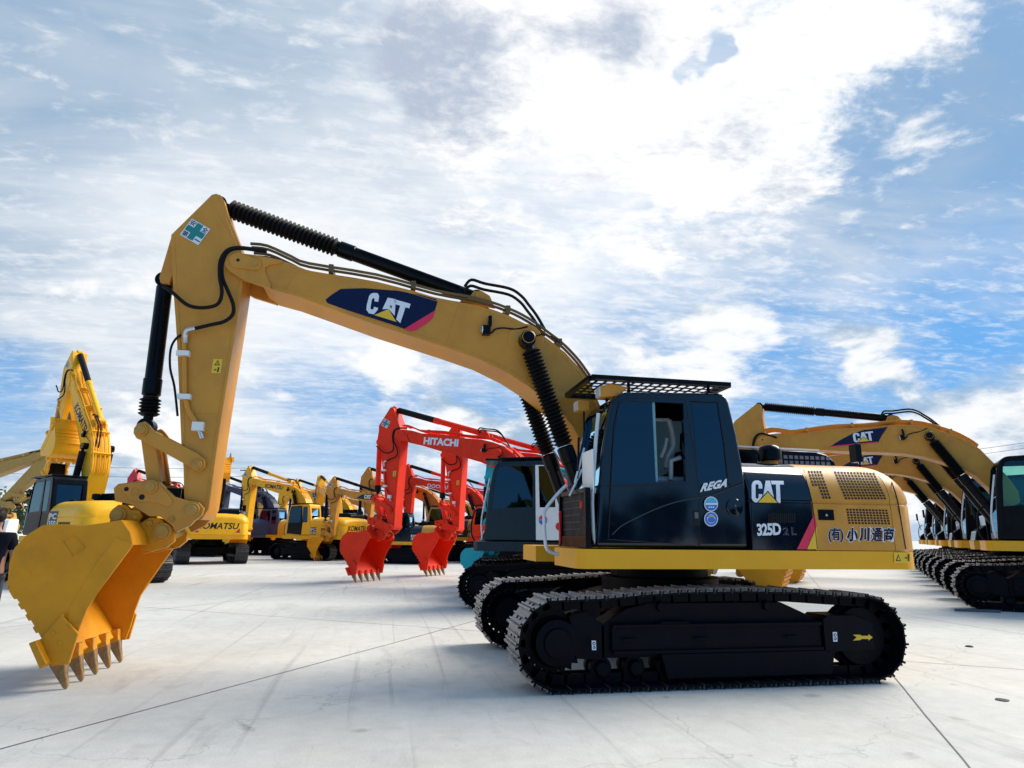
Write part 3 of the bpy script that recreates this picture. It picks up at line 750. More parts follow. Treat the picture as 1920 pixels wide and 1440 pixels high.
        for px, py, r in ((237, 917, .028), (266, 932, .034)):
            c = sub_pts([xz(px, py, .345)], P3)[0]; mb.cyl((c[0], .33, c[1]), (c[0], .3465, c[1]), r, HOLE, 16)
        return mb.mesh('quick_coupler', bevel=.008, seg=1)
    cp = link('quick_coupler', cached(('coup', bm_.name), coup), root); pose(cp, nP3, bucket*.6)
    # links swing with the arm
    def links():
        mb = MB()
        for s in (1, -1): mb.prism(sub_pts(LINKP, P2), s*.255, s*.30, bm_)
        pinhead(mb, 266, 807, .30, .07, pm, P2); pinhead(mb, 369, 872, .30, .06, pm, P2)
        mb.cyl((.822, -.29, -2.146), (.822, .29, -2.146), .055, pm)
        return mb.mesh('side_link', bevel=.008, seg=1)
    lk = link('side_link', cached(('lnk', bm_.name), links), root); pose(lk, nP2, arm)
    def pw():
        mb = MB(); mb.prism(sub_pts(POW, P2), -.19, -.13, bm_); mb.prism(sub_pts(POW, P2), .13, .19, bm_); 
        q = inset(sub_pts(POW, P2), .03); mb.prism(q, -.13, .13, bm_); return mb.mesh('power_link', bevel=.008, seg=1)
    pwk = link('power_link', cached(('pow', bm_.name), pw), root); pose(pwk, nP2, arm)
    # cylinders
    cyl = g('cyl', BLACK); bn = g('bellows')
    bt = Vector((xz(988, 640, .4)[0], 0, xz(988, 640, .4)[1])); 
    for s in (1, -1):
        b = rot_pt(bt, P0, P0, boom); b.y = s*.42
        cylinder(root, 'boom_cylinder', (1.05, s*.42, 1.72), b, .095, .60 if main else .45, cyl, g('boot', RUB), 26 if bn else None, bootr=.125 if bn else None)
    lug = Vector((xz(893, 560, 0)[0], 0, xz(893, 560, 0)[1])); tip = Vector((xz(413, 385, 0)[0], 0, xz(413, 385, 0)[1]))
    a = rot_pt(lug, P0, P0, boom); b = rot_pt(tip, P2, nP2, arm)
    cylinder(root, 'arm_cylinder', a, b, .095, .45, g('acyl', cyl), g('boot', RUB), 25 if bn else None, bootr=.128 if bn else None)
    k = MB(); lg = sub_pts([xz(*p, .0) for p in [(925,585),(915,562),(900,553),(886,553),(876,566),(860,572)]], P0)
    for s in (1, -1): k.prism(lg, s*.12, s*.16, bm_)
    c = sub_pts([xz(896, 562, 0)], P0)[0]; k.cyl((c[0], -.18, c[1]), (c[0], .18, c[1]), .06, bm_)
    k.obj('cylinder_lug', bo, bevel=.006)
    top = Vector((xz(310, 528, 0)[0], 0, xz(310, 528, 0)[1])); bot = Vector((xz(276, 800, 0)[0], 0, xz(276, 800, 0)[1]))
    a = rot_pt(top, P2, nP2, arm); b = rot_pt(bot, P2, nP2, arm)
    cylinder(root, 'bucket_cylinder', a, b, .092, .20, cyl, g('boot', RUB), 5 if bn else None, bootr=.118)
    # hoses shared by every machine
    def hoses():
        mb = MB(); hm = g('pipe', bm_)
        for y, dz in ((.28, .075), (.20, .06), (.05, .05), (-.08, .06), (-.2, .05)):
            pts = [(xz(p[0], p[1]-4, .3)[0]-P0.x, y, xz(p[0], p[1]-4, .3)[1]+dz-P0.z) for p in [(468,470),(500,474),(545,494),(578,507),(705,528),(817,558),(898,573),(953,591),(993,611),(1031,638),(1060,661),(1087,690),(1107,718)]]
            mb.tube(pts, .02, hm, 6, 3)
        for t in range(4):
            q = [(620,514),(775,545),(953,591),(1050,653)][t]; c = sub_pts([xz(q[0], q[1]-5, .3)], P0)[0]; mb.box((c[0]-.03, -.25, c[1]+.0), (c[0]+.03, .30, c[1]+.10), hm)
        for k_, y in ((0, .22), (6, .12)):
            pts = [(868,548+k_),(880,536+k_),(905,543+k_),(950,552+k_),(972,566+k_),(985,582+k_),(1000,602+k_),(1016,630+k_)]
            mb.tube([(xz(*p, 0)[0]-P0.x, y, xz(*p, 0)[1]-P0.z) for p in pts], .022, RUB, 6)
        return mb.mesh('hydraulic_pipe')
    link('hydraulic_pipe', cached(('hose', g('pipe', bm_).name), hoses), bo)
    def armhose():
        mb = MB()
        for pts, y in (([(500,470),(470,466),(445,464),(425,470),(413,490),(412,520),(416,545),(412,565),(400,574),(375,577),(350,571),(325,550),(306,536)], .36), ([(500,472),(450,466),(428,472),(417,492),(417,520),(427,545),(437,570),(436,590),(420,603),(395,609),(352,619)], .34)):
            mb.tube([(xz(*p, y)[0]-P2.x, y, xz(*p, y)[1]-P2.z) for p in pts], .022, RUB, 8)
        mb.tube([(xz(*p, .34)[0]-P2.x, y, xz(*p, .34)[1]-P2.z) for p, y in (((366,616), .34), ((352,619), .335), ((346,626), .30), ((345,640), .28))], .030, STEEL, 8, 3)
        pts = [(345,625),(346,740),(352,768),(373,803)]
        mb.tube([(xz(*p, .28)[0]-P2.x, .275, xz(*p, .28)[1]-P2.z) for p in pts], .028, bm_, 10, 1)
        for px, py in ((344, 663), (346, 744)):
            c = sub_pts([xz(px, py, .28)], P2)[0]; mb.box((c[0]-.07, .24, c[1]-.03), (c[0]+.07, .32, c[1]+.03), CREAM)
        c = sub_pts([xz(372, 800, .28)], P2)[0]; mb.box((c[0]-.06, .24, c[1]-.05), (c[0]+.06, .33, c[1]+.05), CREAM); mb.cyl((c[0]-.02, .29, c[1]-.05), (c[0]-.06, .29, c[1]-.14), .025, STEEL, 10)
        return mb.mesh('hydraulic_hose', bevel=0)
    link('hydraulic_hose', cached(('ah', bm_.name), armhose), ar)
    def pinplate(s_):
        mb = MB(); c = sub_pts([xz(447, 489, .33)], P0)[0]; d = sub_pts([xz(478, 497, .33)], P0)[0]
        cap = []
        dv = (Vector(d)-Vector(c)); an = math.atan2(dv.y, dv.x)
        for i in range(13): a = an+R(90+15*i); cap.append((c[0]+.10*math.cos(a), c[1]+.10*math.sin(a)))
        for i in range(13): a = an-R(90)+R(15*i); cap.append((d[0]+.075*math.cos(a), d[1]+.075*math.sin(a)))
        mb.prism(cap, s_*.33, s_*.352, bm_)
        mb.cyl((d[0], s_*.352, d[1]), (d[0], s_*.372, d[1]), .03, pm, 12)
        mb.cyl((c[0], s_*.352, c[1]), (c[0], s_*.354, c[1]), .022, HOLE, 12)
        return mb.mesh('pin_plate', bevel=.004, seg=1)
    for s_ in (1, -1): link('pin_plate', cached(('pplate', bm_.name, s_), lambda: pinplate(s_)), bo)
    def boompin():
        mb = MB(); e = sub_pts([xz(985, 640, .3)], P0)[0]; mb.cyl((e[0], .30, e[1]), (e[0], .312, e[1]), .24, bm_, 36); mb.cyl((e[0], -.5, e[1]), (e[0], .51, e[1]), .10, cyl, 28, .02)
        return mb.mesh('boom_pin', bevel=.004, seg=1)
    link('boom_pin', cached(('bpin', bm_.name), boompin), bo)
    def lamp():
        mb = MB(); c = at(912, 615, .36); c = Vector((c.x-P0.x, .36, c.z-P0.z))
        mb.box((c.x-.05, .30, c.z-.09), (c.x+.05, .40, c.z+.03), BLACK); mb.box((c.x-.065, .33, c.z+.02), (c.x-.02, .41, c.z+.16), BLACK); mb.cyl((c.x+.045, .37, c.z-.03), (c.x+.07, .37, c.z-.03), .05, LENS, 16)
        mb.tube([(xz(*p, .33)[0]-P0.x, .31+.02*(i % 2), xz(*p, .33)[1]-P0.z) for i, p in enumerate([(914,628),(924,622),(930,616),(945,615),(968,616),(990,612)])], .012, RUB, 6)
        return mb.mesh('work_lamp', bevel=.008, seg=1)
    link('work_lamp', cached('wlamp', lamp), bo)
    for fn in g('decals', ()): fn(dict(root=root, boom=bo, arm=ar, cw=cw, side=sp, cover=ec, cab=cab))
    return dict(root=root, boom=bo, arm=ar, cw=cw, side=sp, cover=ec, cab=cab, bucket=bu, hood=rh, plat=pl)

# ------------------------------------------------------------------ decals of the machines, as reusable films
def bpx(bl, br, tl, y=.302):
    f = px_map(bl, br, tl, y); return lambda a, b, l: f(a, b, l)-P0
def film_mesh(key, fn):
    def d(P):
        part, name = key[1], key[2]
        link(name, cached(('film',)+key, fn), P[part])
    return d
def boom_emblem():
    Z = lambda x, y: (400+x/3.6, 340+y/3.6)
    D = Decal(lambda a, b, l: at(*Z(a, b), .302)-P0+Vector((0, l, 0)))
    D.put(poly2d([(757,800),(800,765),(860,727),(1020,722),(1250,740),(1400,768),(1500,795),(1514,812),(1495,872),(1290,996),(1200,965),(775,828)]), DECN)
    D.put(poly2d([(1496,872),(1480,925),(1440,960),(1365,1008),(1330,1012),(1290,996)]), PINK)
    D.put(poly2d([(1085,754),(1110,757),(1119,775),(1113,815),(1087,811),(1089,793),(1078,789),(1070,800),(1060,858),(1068,868),(1080,864),(1085,848),(1112,856),(1108,870),(1083,899),(1050,892),(1033,868),(1036,835),(1052,775),(1064,760)]), WHITE)
    D.put(poly2d([(1141,864),(1178,786),(1232,797),(1224,908),(1186,866),(1180,862)]), WHITE, lift=.006)
    D.put(poly2d([(1215,795),(1331,828),(1323,858),(1297,851),(1262,958),(1234,932),(1261,840),(1232,832)]), WHITE, lift=.006)
    D.put(poly2d([(1182,864),(1236,950),(1086,904)]), YEL, lift=.0085)
    D.put(poly2d([(1190,838),(1206,843),(1200,862)]), DECN, lift=.0085)
    return D.mb.mesh('emblem', smooth=False, recalc=False)
def boom_badge():      # fin shaped badge
    D = Decal(lambda a, b, l: plane_map((2.75-P0.x, .302, 4.06-P0.z), (-1.15, 0, .02), (.02, 0, .36), (0, 1, 0))(a, b, l))
    D2 = Decal(lambda a, b, l: plane_map((4.0-P0.x, .302, 4.23-P0.z), (-1.35, 0, -.16), (-.04, 0, .36), (0, 1, 0))(a, b, l))
    D = D2
    D.put(poly2d([(0, .02), (.2, .42), (.42, .78), (.62, .95), (1, 1), (.88, .45), (.8, 0), (.4, 0)]), DECN)
    D.put(poly2d([(0, .02), (.4, .0), (.8, 0), (.79, .07), (.04, .09)]), PINK)
    D.logo((.42, .16, .75, .80), WHITE, key=DECN)
    return D.mb.mesh('emblem', smooth=False, recalc=False)
def boom_badge_b():
    D = Decal(plane_map((4.0-P0.x, .302, 4.20-P0.z), (-1.45, 0, -.15), (-.04, 0, .42), (0, 1, 0)))
    D.put(poly2d([(0, .05), (.2, .6), (.4, .9), (.9, 1), (1, .95), (.82, 0)]), DECK)
    D.put(poly2d([(1, .95), (.82, 0), (.70, 0), (.9, .6)]), REDF)
    D.logo((.40, .15, .75, .8), WHITE)
    return D.mb.mesh('emblem', smooth=False, recalc=False)
def boom_text(body, m, x0=4.3, z0=4.28, w=1.5, h=.25, shear=.25, bold=.012):
    def fn():
        D = Decal(plane_map((x0-P0.x, .302, z0-P0.z), (-w, 0, -.10*w), (-.02, 0, h), (0, 1, 0))); D.put(text2d(body, shear, bold*2.2), m)
        return D.mb.mesh('lettering', smooth=False, recalc=False)
    return film_mesh(('bt'+body+str(x0)+m.name, 'boom', 'lettering'), fn)
def rear_text(body, m, w=1.9, h=.30, shear=.2, bold=.009, z=1.66):
    def fn():
        D = Decal(plane_map((-2.799, w/2, z), (0, -w, 0), (0, 0, h), (-1, 0, 0))); D.put(text2d(body, shear, bold*2.2), m); return D.mb.mesh('lettering', smooth=False, recalc=False)
    return film_mesh(('rt'+body, 'cw', 'lettering'), fn)
def rear_sign():
    D = Decal(plane_map((-2.799, .75, 1.58), (0, -1.5, 0), (0, 0, .36), (-1, 0, 0)))
    for k in (0, .54): D.put(poly2d([(0, k), (1, k), (1, k+.42), (0, k+.42)]), BLUEF, lift=.003)
    for k in (0, .54):
        for i in range(12):
            D.put(poly2d([(.04+.078*i, k+.13), (.095+.078*i, k+.13), (.095+.078*i, k+.28), (.04+.078*i, k+.28)]), WHITE, lift=.005)
    return D.mb.mesh('sign_plate', smooth=False, recalc=False)
def rear_lights():
    D = Decal(plane_map((-2.799, 0, 0), (0, 1, 0), (0, 0, 1), (-1, 0, 0)))
    for s in (1, -1): D.put(poly2d([(s*.80, 1.50), (s*1.02, 1.50), (s*.98, 1.72)]), REDF, lift=.004)
    return D.mb.mesh('reflector', smooth=False, recalc=False)
def side_panel_text(lines, m, back=None, x0=-.58, w=.62, z0=1.5, h=.34, nm='lettering', part='side', bold=.02, shear=0.):
    def fn():
        D = Decal(plane_map((x0, 1.452, z0), (-w, 0, 0), (0, 0, h), (0, 1, 0)))
        if back: D.put(poly2d([(-.06, -.08), (1.06, -.08), (1.06, 1.08), (-.06, 1.08)]), back)
        n = len(lines)
        for i, t in enumerate(lines):
            b = 1-(i+1)/n
            if t == 'LOGO': D.logo((0, b+.02, 1, b+1/n-.04), m)
            else: D.put(text2d(t, shear, bold), m, (0, b+.05/n, 1, b+.85/n), lift=.008)
        return D.mb.mesh(nm, smooth=False, recalc=False)
    return film_mesh(('sp'+''.join(lines)+str(x0)+m.name, part, nm), fn)
def arm_sticker(col, y=.242):
    def fn():
        D = Decal(lambda a, b, l: px_map((337, 440), (372, 460), (360, 410), y)(a, b, l)-P2)
        D.put(poly2d([(0, 0), (1, 0), (1, 1), (0, 1)]), WHITE); a, b = .35, .65
        D.put(poly2d([(a, .04), (b, .04), (b, a), (.96, a), (.96, b), (b, b), (b, .96), (a, .96), (a, b), (.04, b), (.04, a), (a, a)]), col)
        if col is TEALF:
            for ch, bx in (('安', (.04, .70, .32, .97)), ('全', (.69, .69, .97, .97)), ('第', (.04, .04, .32, .32)), ('一', (.69, .15, .97, .20))): D.put(text2d(ch, 0, .012), DECN, bx, lift=.006)
        return D.mb.mesh('sticker', smooth=False, recalc=False)
    return film_mesh(('as'+col.name+str(y), 'arm', 'sticker'), fn)
def arm_warning(P):
    def fn():
        D = Decal(lambda a, b, l: px_map((396, 700), (414, 700), (400, 673), .242)(a, b, l)-P2); D.put(poly2d([(0, 0), (1, 0), (1, 1), (0, 1)]), YEL)
        D.put(poly2d([(.2, .55), (.8, .55), (.5, .93)]), DECK, lift=.006); D.put(poly2d([(.32, .61), (.68, .61), (.5, .84)]), YEL, lift=.008); D.put(poly2d([(.47, .65), (.53, .65), (.53, .77), (.47, .77)]), DECK, lift=.0095)
        D.put(poly2d([(.58, .08), (.74, .08), (.78, .42), (.62, .42)]), DECK, lift=.006); D.put(poly2d([(.25, .2), (.5, .2), (.5, .28), (.25, .28)]), DECK, lift=.006)
        return D.mb.mesh('warning_sticker', smooth=False, recalc=False)
    link('warning_sticker', cached('aw', fn), P['arm'])
EMB = film_mesh(('emb', 'boom', 'emblem'), boom_emblem); BADGE = film_mesh(('badge', 'boom', 'emblem'), boom_badge); BADGEB = film_mesh(('badgeb', 'boom', 'emblem'), boom_badge_b)
SIGN = film_mesh(('sign', 'cw', 'sign_plate'), rear_sign); RLIGHT = film_mesh(('rl', 'cw', 'reflector'), rear_lights)

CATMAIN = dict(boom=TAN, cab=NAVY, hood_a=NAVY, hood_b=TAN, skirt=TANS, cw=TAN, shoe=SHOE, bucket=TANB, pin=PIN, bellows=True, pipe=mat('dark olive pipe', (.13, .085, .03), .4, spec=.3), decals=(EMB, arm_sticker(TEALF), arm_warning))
CATS = dict(boom=TAN, cab=BLACK, hood_a=NAVY, hood_b=TAN, skirt=TANS, cw=TAN, bucket=TANB, pin=PIN, bellows=True, glass=GLASSG, shoe=SHOE, visor=False, decals=(BADGE,))
CATS2 = dict(CATS); CATS2['glass'] = GLASSD
CATB = dict(boom=TAN, cab=TAN, hood_a=DECK, hood_b=TAN, skirt=TANS, cw=TAN, bucket=TANB, pin=PIN, glass=GLASSD, decals=(BADGEB, side_panel_text(['LOGO', '312'], WHITE), arm_sticker(TEALF)))
KOM = dict(boom=KYEL, cab=BLACK, door=KYEL, hood_a=KYEL, hood_b=KYEL, skirt=KYEL, cw=KYEL, bucket=KYEL, pin=KYEL, acyl=KYEL, decals=(boom_text('KOMATSU', DECN), rear_text('KOMATSU', DECK), RLIGHT, arm_sticker(TEALF), side_panel_text(['PC', '220'], WHITE, DECK, -.60, .34, 1.46, .36)))
HIT = dict(boom=RED, cab=RED, hood_a=RED, hood_b=GREYP, skirt=RED, cw=GREYP, bucket=RED, pin=RED, acyl=RED, cyl=RED, decals=(boom_text('HITACHI', WHITE, 4.55, 4.37, 1.25, .24, 0, .02), arm_sticker(TEALF), arm_warning))

# ------------------------------------------------------------------ the near machine
mainx = excavator('excavator', (0, 0, 0), 0, 'large tan excavator in front with dark navy cab, roof guard and teeth on the concrete', CATMAIN, main=True)
def main_details(X):
    cab, side, cover, boom, root, cw = X['cab'], X['side'], X['cover'], X['boom'], X['root'], X['cw']
    # hood lettering
    D = Decal(hood_map((1409, 942), (1471, 943), (1409, 901), (1469, 902))); D.logo((0, 0, 1, 1), WHITE, sub=2, key=DECN); D.obj('emblem', side)
    D = Decal(px_map((1420, 1005), (1465, 1003), (1418, 982), 1.451)); D.put(text2d('325D', 0, .035, .9), WHITE); D.obj('lettering', side)
    D = Decal(px_map((1468, 1004), (1494, 1004), (1467, 988), 1.451)); D.put(text2d('2 L', 0, .03), GREYT); D.put(text2d('2 L', 0, .0), DECN); D.obj('lettering', side)
    D = Decal(lambda a, b, l: at(a, b, 1.451)+Vector((0, l, 0)))
    D.put(poly2d([(1494,1030),(1512,1030),(1531,985),(1527,963)]), PINK, lift=.003); D.put(poly2d([(1513,1030),(1533,1030),(1531,987)]), YEL, lift=.003); D.obj('stripe', side)
    D = Decal(lambda a, b, l: at(a, b, 1.451)+Vector((0, l, 0)))
    for i in range(14):
        for j in range(5):
            x = 1440+3.7*i; y = 963+3.6*j; D.put(poly2d([(x, y), (x+2.6, y), (x+2.6, y+2.5), (x, y+2.5)]), HOLE, lift=.003)
    D.obj('grille', side)
    # hood grilles of square holes
    def gril(bl, br, tl, trr, nx, ny, skip=None):
        D = Decal(hood_map(bl, br, tl, trr))
        for i in range(nx):
            for j in range(ny):
                if skip and skip(i, j): continue
                D.put(poly2d([((i+.16)/nx, (j+.16)/ny), ((i+.84)/nx, (j+.16)/ny), ((i+.84)/nx, (j+.84)/ny), ((i+.16)/nx, (j+.84)/ny)]), HOLE, lift=.003)
        D.obj('grille', cover)
    gril((1530, 936), (1559, 936), (1513, 882), (1540, 882), 5, 9, lambda i, j: j < 4 and i < 2)
    gril((1584, 937), (1663, 937), (1562, 883), (1640, 886), 13, 10)
    gril((1590, 983), (1670, 984), (1585, 953), (1664, 955), 13, 6)
    k = MB(); a = at(1535, 975, 1.45); b = at(1562, 956, 1.45); k.box((b.x, 1.4505, a.z), (a.x, 1.458, b.z), BLACK); c = at(1549, 966, 1.46); k.cyl((c.x, 1.455, c.z), (c.x, 1.47, c.z), .014, STEEL, 12); k.obj('latch', cover)
    # firm's name in brush characters, dark on a white edge
    f = px_map((1553, 1017), (1680, 1016), (1552, 989), 1.451); D = Decal(f)
    for wht in (1, 0):
        m, l = (WHITE, .003) if wht else (DECN, .006); e = .016 if wht else 0
        D.put(text2d('(有)', 0, .055 if wht else .03), m, (-e*.5, -.02-e*2, .22+e*.5, 1.0+e*2), lift=l)
        for ch, u, b in (('小', .265, .045), ('川', .45, .045), ('通', .63, .018), ('商', .815, .018)): D.put(text2d(ch, .1, b+(.03 if wht else 0)), m, (u-e, .04-e*3, u+.165+e, .98+e*3), lift=l)
    D.obj('lettering', cover)
    D = Decal(px_map((1676, 1056), (1706, 1056), (1676, 1036), 1.456)); D.put(poly2d([(0, 0), (1, 0), (1, 1), (0, 1)]), YEL); D.put(poly2d([(.1, .2), (.42, .2), (.26, .85)]), DECK); D.put(poly2d([(.17, .28), (.35, .28), (.26, .68)]), YEL); D.put(poly2d([(.65, .45), (.8, .45), (.8, .55), (.65, .55)]), DECK); D.put(poly2d([(.84, .2), (.92, .2), (.92, .85), (.84, .85)]), DECK); D.obj('warning_sticker', X['plat'])
    # seams
    k = MB(); k.tube([hood_at(px, py, .001) for px, py in ((1507, 881), (1513, 905), (1521, 935), (1525, 960), (1532, 1029))], .006, HOLE, 6, 3); k.obj('panel_seam', cover)
    k = MB(); k.tube([hood_at(px, py, .001) for px, py in ((1395, 886), (1403, 905), (1409, 950), (1411, 1029))], .006, HOLE, 6, 3); k.obj('panel_seam', side)
    # cab lettering, stickers, filler cap, door lines
    def lettr(ch):
        return ch
    D = Decal(px_map((1312, 923), (1362, 913), (1314, 907), 1.447)); D.put(text2d('REGA', .35, .05, 1.05), WHITE); D.obj('lettering', cab)
    for (cx, cy), m1, m2 in (((1333, 945), CYANF, BLUEF), ((1333, 973), BLUEF, BLUEF)):
        D = Decal(px_map((cx-13, cy+14), (cx+13, cy+14), (cx-13, cy-14), 1.447)); D.put(poly2d(ngon(.5, .5, .5, .5)), WHITE); D.put(poly2d(ngon(.5, .5, .44, .44)), m1)
        if m1 is CYANF:
            D.put(poly2d([(.5+.44*math.cos(R(a)), .5+.44*math.sin(R(a))) for a in range(190, 351, 10)]), m2, lift=.008); D.put(poly2d([(.08, .44), (.92, .44), (.92, .56), (.08, .56)]), WHITE, lift=.010)
            for x in (.3, .45, .6): D.put(poly2d([(x, .24), (x+.1, .24), (x+.1, .34), (x, .34)]), WHITE, lift=.010)
        else:
            D.put(poly2d(ngon(.5, .5, .30, .30)), WHITE, lift=.008); D.put(poly2d(ngon(.5, .44, .27, .20)), m1, lift=.010)
            for i in range(5): D.put(poly2d(ngon(.28+.11*i, .66+.05*math.sin(i*.8), .045, .05, 10)), WORN, lift=.012)
        D.obj('sticker', cab)
    k = MB(); c = at(1378, 951, 1.445); k.lathe((c.x, 1.432, c.z), (c.x, 1.5, c.z), [(0, .098), (.012, .098), (.018, .09), (.020, .02), (.024, .015)], NAVY, 32); k.obj('filler_cap', cab)
    k = MB(); a = at(1299, 985, 1.445); b = at(1311, 957, 1.445); k.box((b.x, 1.4455, a.z), (a.x, 1.449, b.z), HOLE); k.box((b.x+.02, 1.449, b.z-.09), (a.x-.02, 1.462, b.z-.02), GREYP); k.obj('door_handle', cab, bevel=.004)
    k = MB(); k.tube([at(px, py, 1.447) for px, py in ((1148, 1002), (1165, 986), (1195, 970), (1240, 950), (1280, 938), (1312, 933), (1345, 925), (1395, 905))], .009, NAVY, 8, 4); k.obj('door_crease', cab)
    k = MB()
    for pts in (((1141, 1008), (1149, 840), (1158, 768), (1166, 752), (1180, 747), (1284, 748), (1300, 840), (1310, 915), (1311, 1024)), ((1140, 911), (1292, 907)), ((1296, 752), (1346, 754), (1358, 830), (1366, 905), (1372, 910))): k.tube([at(px, py, 1.4455) for px, py in pts], .005, HOLE, 6, 1)
    k.obj('door_seal', cab)
    k = MB(); a = at(1284, 786, 1.45); b = at(1290, 812, 1.45); k.box((b.x-.01, 1.445, b.z), (a.x+.03, 1.47, a.z), NAVY); k.obj('door_hinge', cab, bevel=.006)
    # roof guard
    k = MB(); x0, x1, y0, y1, z = -.36, 1.34, .40, 1.45, 3.27
    for y in (y0, y1): k.box((x0, y-.03, z-.02), (x1, y+.03, z+.03), BLACK)
    for x in (x0, x1): k.box((x-.03, y0+.03, z-.018), (x+.03, y1-.03, z+.028), BLACK)
    n = 15
    for i in range(1, n):
        x = x0+(x1-x0)*i/n; k.box((x-.018, y0+.03, z-.003), (x+.018, y1-.03, z+.003), BLACK)
    for j in range(1, 7):
        y = y0+(y1-y0)*j/7; k.box((x0+.03, y-.022, z+.004), (x1-.03, y+.022, z+.010), BLACK)
    for x in (-.15, .85):
        for y in (.55, 1.32): k.cyl((x, y, 3.08), (x, y, z-.005), .02, BLACK, 8)
    k.obj('roof_guard', cab)
    # lamps on the cab roof
    for p, y in (((1122, 737), 1.28), ((1080, 763), .72)):
        c = at(*p, y); k = MB()
        k.prism([(c.x, c.z-.06), (c.x, c.z+.07), (c.x-.14, c.z+.10), (c.x-.34, c.z+.07), (c.x-.22, c.z-.04)] if y > 1 else [(c.x, c.z-.06), (c.x, c.z+.07), (c.x-.14, c.z+.06), (c.x-.14, c.z-.05)], y-.08, y+.08, TAN)
        o = k.obj('roof_lamp', cab, bevel=.01)
        q = MB(); q.box((c.x, y-.07, c.z-.05), (c.x+.012, y+.07, c.z+.06), LENS); q.obj('lens', o)
        q = MB(); q.cyl((c.x-.1, y, c.z-.3 if y < 1 else c.z-.06), (c.x-.1, y, c.z-.04), .012, BLACK, 8); q.obj('lamp_bracket', o)
    # front rails, step guard, white board
    def rail(pts, r=.018, nm='handrail', m=GALV):
        k = MB(); k.tube(pts, r, m, 10, 5); k.obj(nm, cab)
    X1 = lambda px, py, x: (lambda d: CAM+d*((x-CAM.x)/d.x))(ray(px, py))
    rail([at(px, py, 1.36) for px, py in ((1122, 775), (1117, 830), (1111, 925), (1111, 960), (1114, 1008), (1121, 1022), (1128, 1022))], .022)
    rail([at(px, py, .98) for px, py in ((1062, 910), (1046, 926), (1023, 955), (1020, 972), (1023, 1020), (1030, 1034), (1048, 1040))], .02)
    k = MB(); 
    gx = 1.40; ya, yb = X1(1052, 980, gx).y, X1(1103, 980, gx).y; za, zb = 1.40, X1(1100, 914, gx).z
    k.box((gx-.03, yb-.05, za), (gx+.03, yb, zb), BLACK); k.box((gx-.03, ya, za), (gx+.03, ya+.04, zb), BLACK); k.box((gx-.02, ya+.04, zb-.05), (gx+.02, yb-.05, zb), BLACK); k.box((gx-.02, ya+.04, za), (gx+.02, yb-.05, za+.12), BLACK)
    k.box((gx-.012, ya+.04, za+.12), (gx-.006, yb-.05, zb-.05), RUB)
    for j in range(5):
        for i in range(9): k.box((gx-.005, ya+.09+.085*i, za+.19+.08*j), (gx+.0, ya+.12+.085*i, za+.205+.08*j), GREYT)
    k.obj('step_guard', cab, bevel=.004)
    k = MB(); k.box((gx+.01, ya+.02, za+.15), (gx+.035, ya+.06, za+.42), REDF); k.tube([(gx+.03, ya+.04, za+.4), (gx+.03, ya+.07, za+.1), (gx+.03, ya+.05, za+.02)], .014, REDF); k.obj('ribbon', cab); k = MB(); k.tube([(gx+.03, yb-.18, zb-.14), (gx+.035, yb-.14, zb-.22), (gx+.03, yb-.11, zb-.15)], .012, REDF); k.obj('ribbon', cab)
    by0, by1 = X1(1093, 900, 1.33).y, X1(1113, 900, 1.33).y; k = MB(); k.box((1.326, by0, 2.0), (1.338, by1, 2.46), CREAM); k.obj('board', cab, bevel=.003)
    for p, q, m in (((1092, 880), (1068, 930), GALV), ((1085, 820), (1083, 930), BLACK), ((1078, 905), (1096, 840), GALV)):
        k = MB(); k.tube([at(*p, 1.0), at(*q, 1.0)], .014, m, 6, 1); k.obj('wiper_arm', cab)
    # seat trim seen through the open sliding window
    k = MB()
    k.tube([at(px, py, 1.1) for px, py in ((1225, 787), (1254, 787))], .022, SEAT, 8, 1)
    k.tube([at(px, py, 1.1) for px, py in ((1254, 788), (1261, 815), (1262, 838), (1252, 856), (1248, 878))], .036, SEAT, 8)
    k.tube([at(px, py, 1.15) for px, py in ((1250, 822), (1246, 840), (1239, 858))], .024, SEAT, 8)
    k.tube([at(px, py, 1.25) for px, py in ((1258, 900), (1258, 864), (1276, 858))], .028, SEAT, 8, 1)
    k.obj('seat_frame', cab)
    k = MB(); c = at(1256, 894, 1.1); k.box((c.x-.25, .75, c.z-.10), (c.x+.22, 1.2, c.z+.0), SEAT); k.obj('seat_cushion', cab, bevel=.06, seg=3)
    # precleaner, raised hood grille, mirror
    c = at(1444, 872, .70); zt = at(1444, 834, .70).z; k = MB()
    k.lathe((c.x, .70, 2.36), (c.x, .70, 3), [(0, .10), (zt-2.36-.20, .10)], TAN, 28); k.lathe((c.x, .70, zt-.215), (c.x, .70, 3), [(0, .135), (.012, .15), (.13, .148), (.175, .13), (.205, .09), (.215, .03)], BLACK, 32)
    k.obj('air_precleaner', X['hood'])
    D = Decal(lambda a, b, l: Vector((-1.30-1.12*a, .352+l, 2.42+.215*b)))
    for i in range(14):
        for j in range(3): D.put(poly2d([((i+.15)/14, (j+.15)/3), ((i+.85)/14, (j+.15)/3), ((i+.85)/14, (j+.8)/3), ((i+.15)/14, (j+.8)/3)]), GREYT, lift=.002)
    D.obj('grille', X['hood'])
    k = MB(); k.prism([(-.62, 2.50), (-.70, 2.63), (-.98, 2.725), (-2.26, 2.715), (-2.26, 2.69), (-.97, 2.70), (-.72, 2.60), (-.65, 2.48)], .30, .36, CREAM); k.obj('hood_rim', X['hood'], bevel=.006)
    k = MB(); k.tube([hood_at(px, py, .001) for px, py in ((1660, 887), (1672, 905), (1683, 940), (1689, 975), (1694, 1005), (1698, 1029))], .007, HOLE, 6, 4); k.obj('panel_seam', cw)
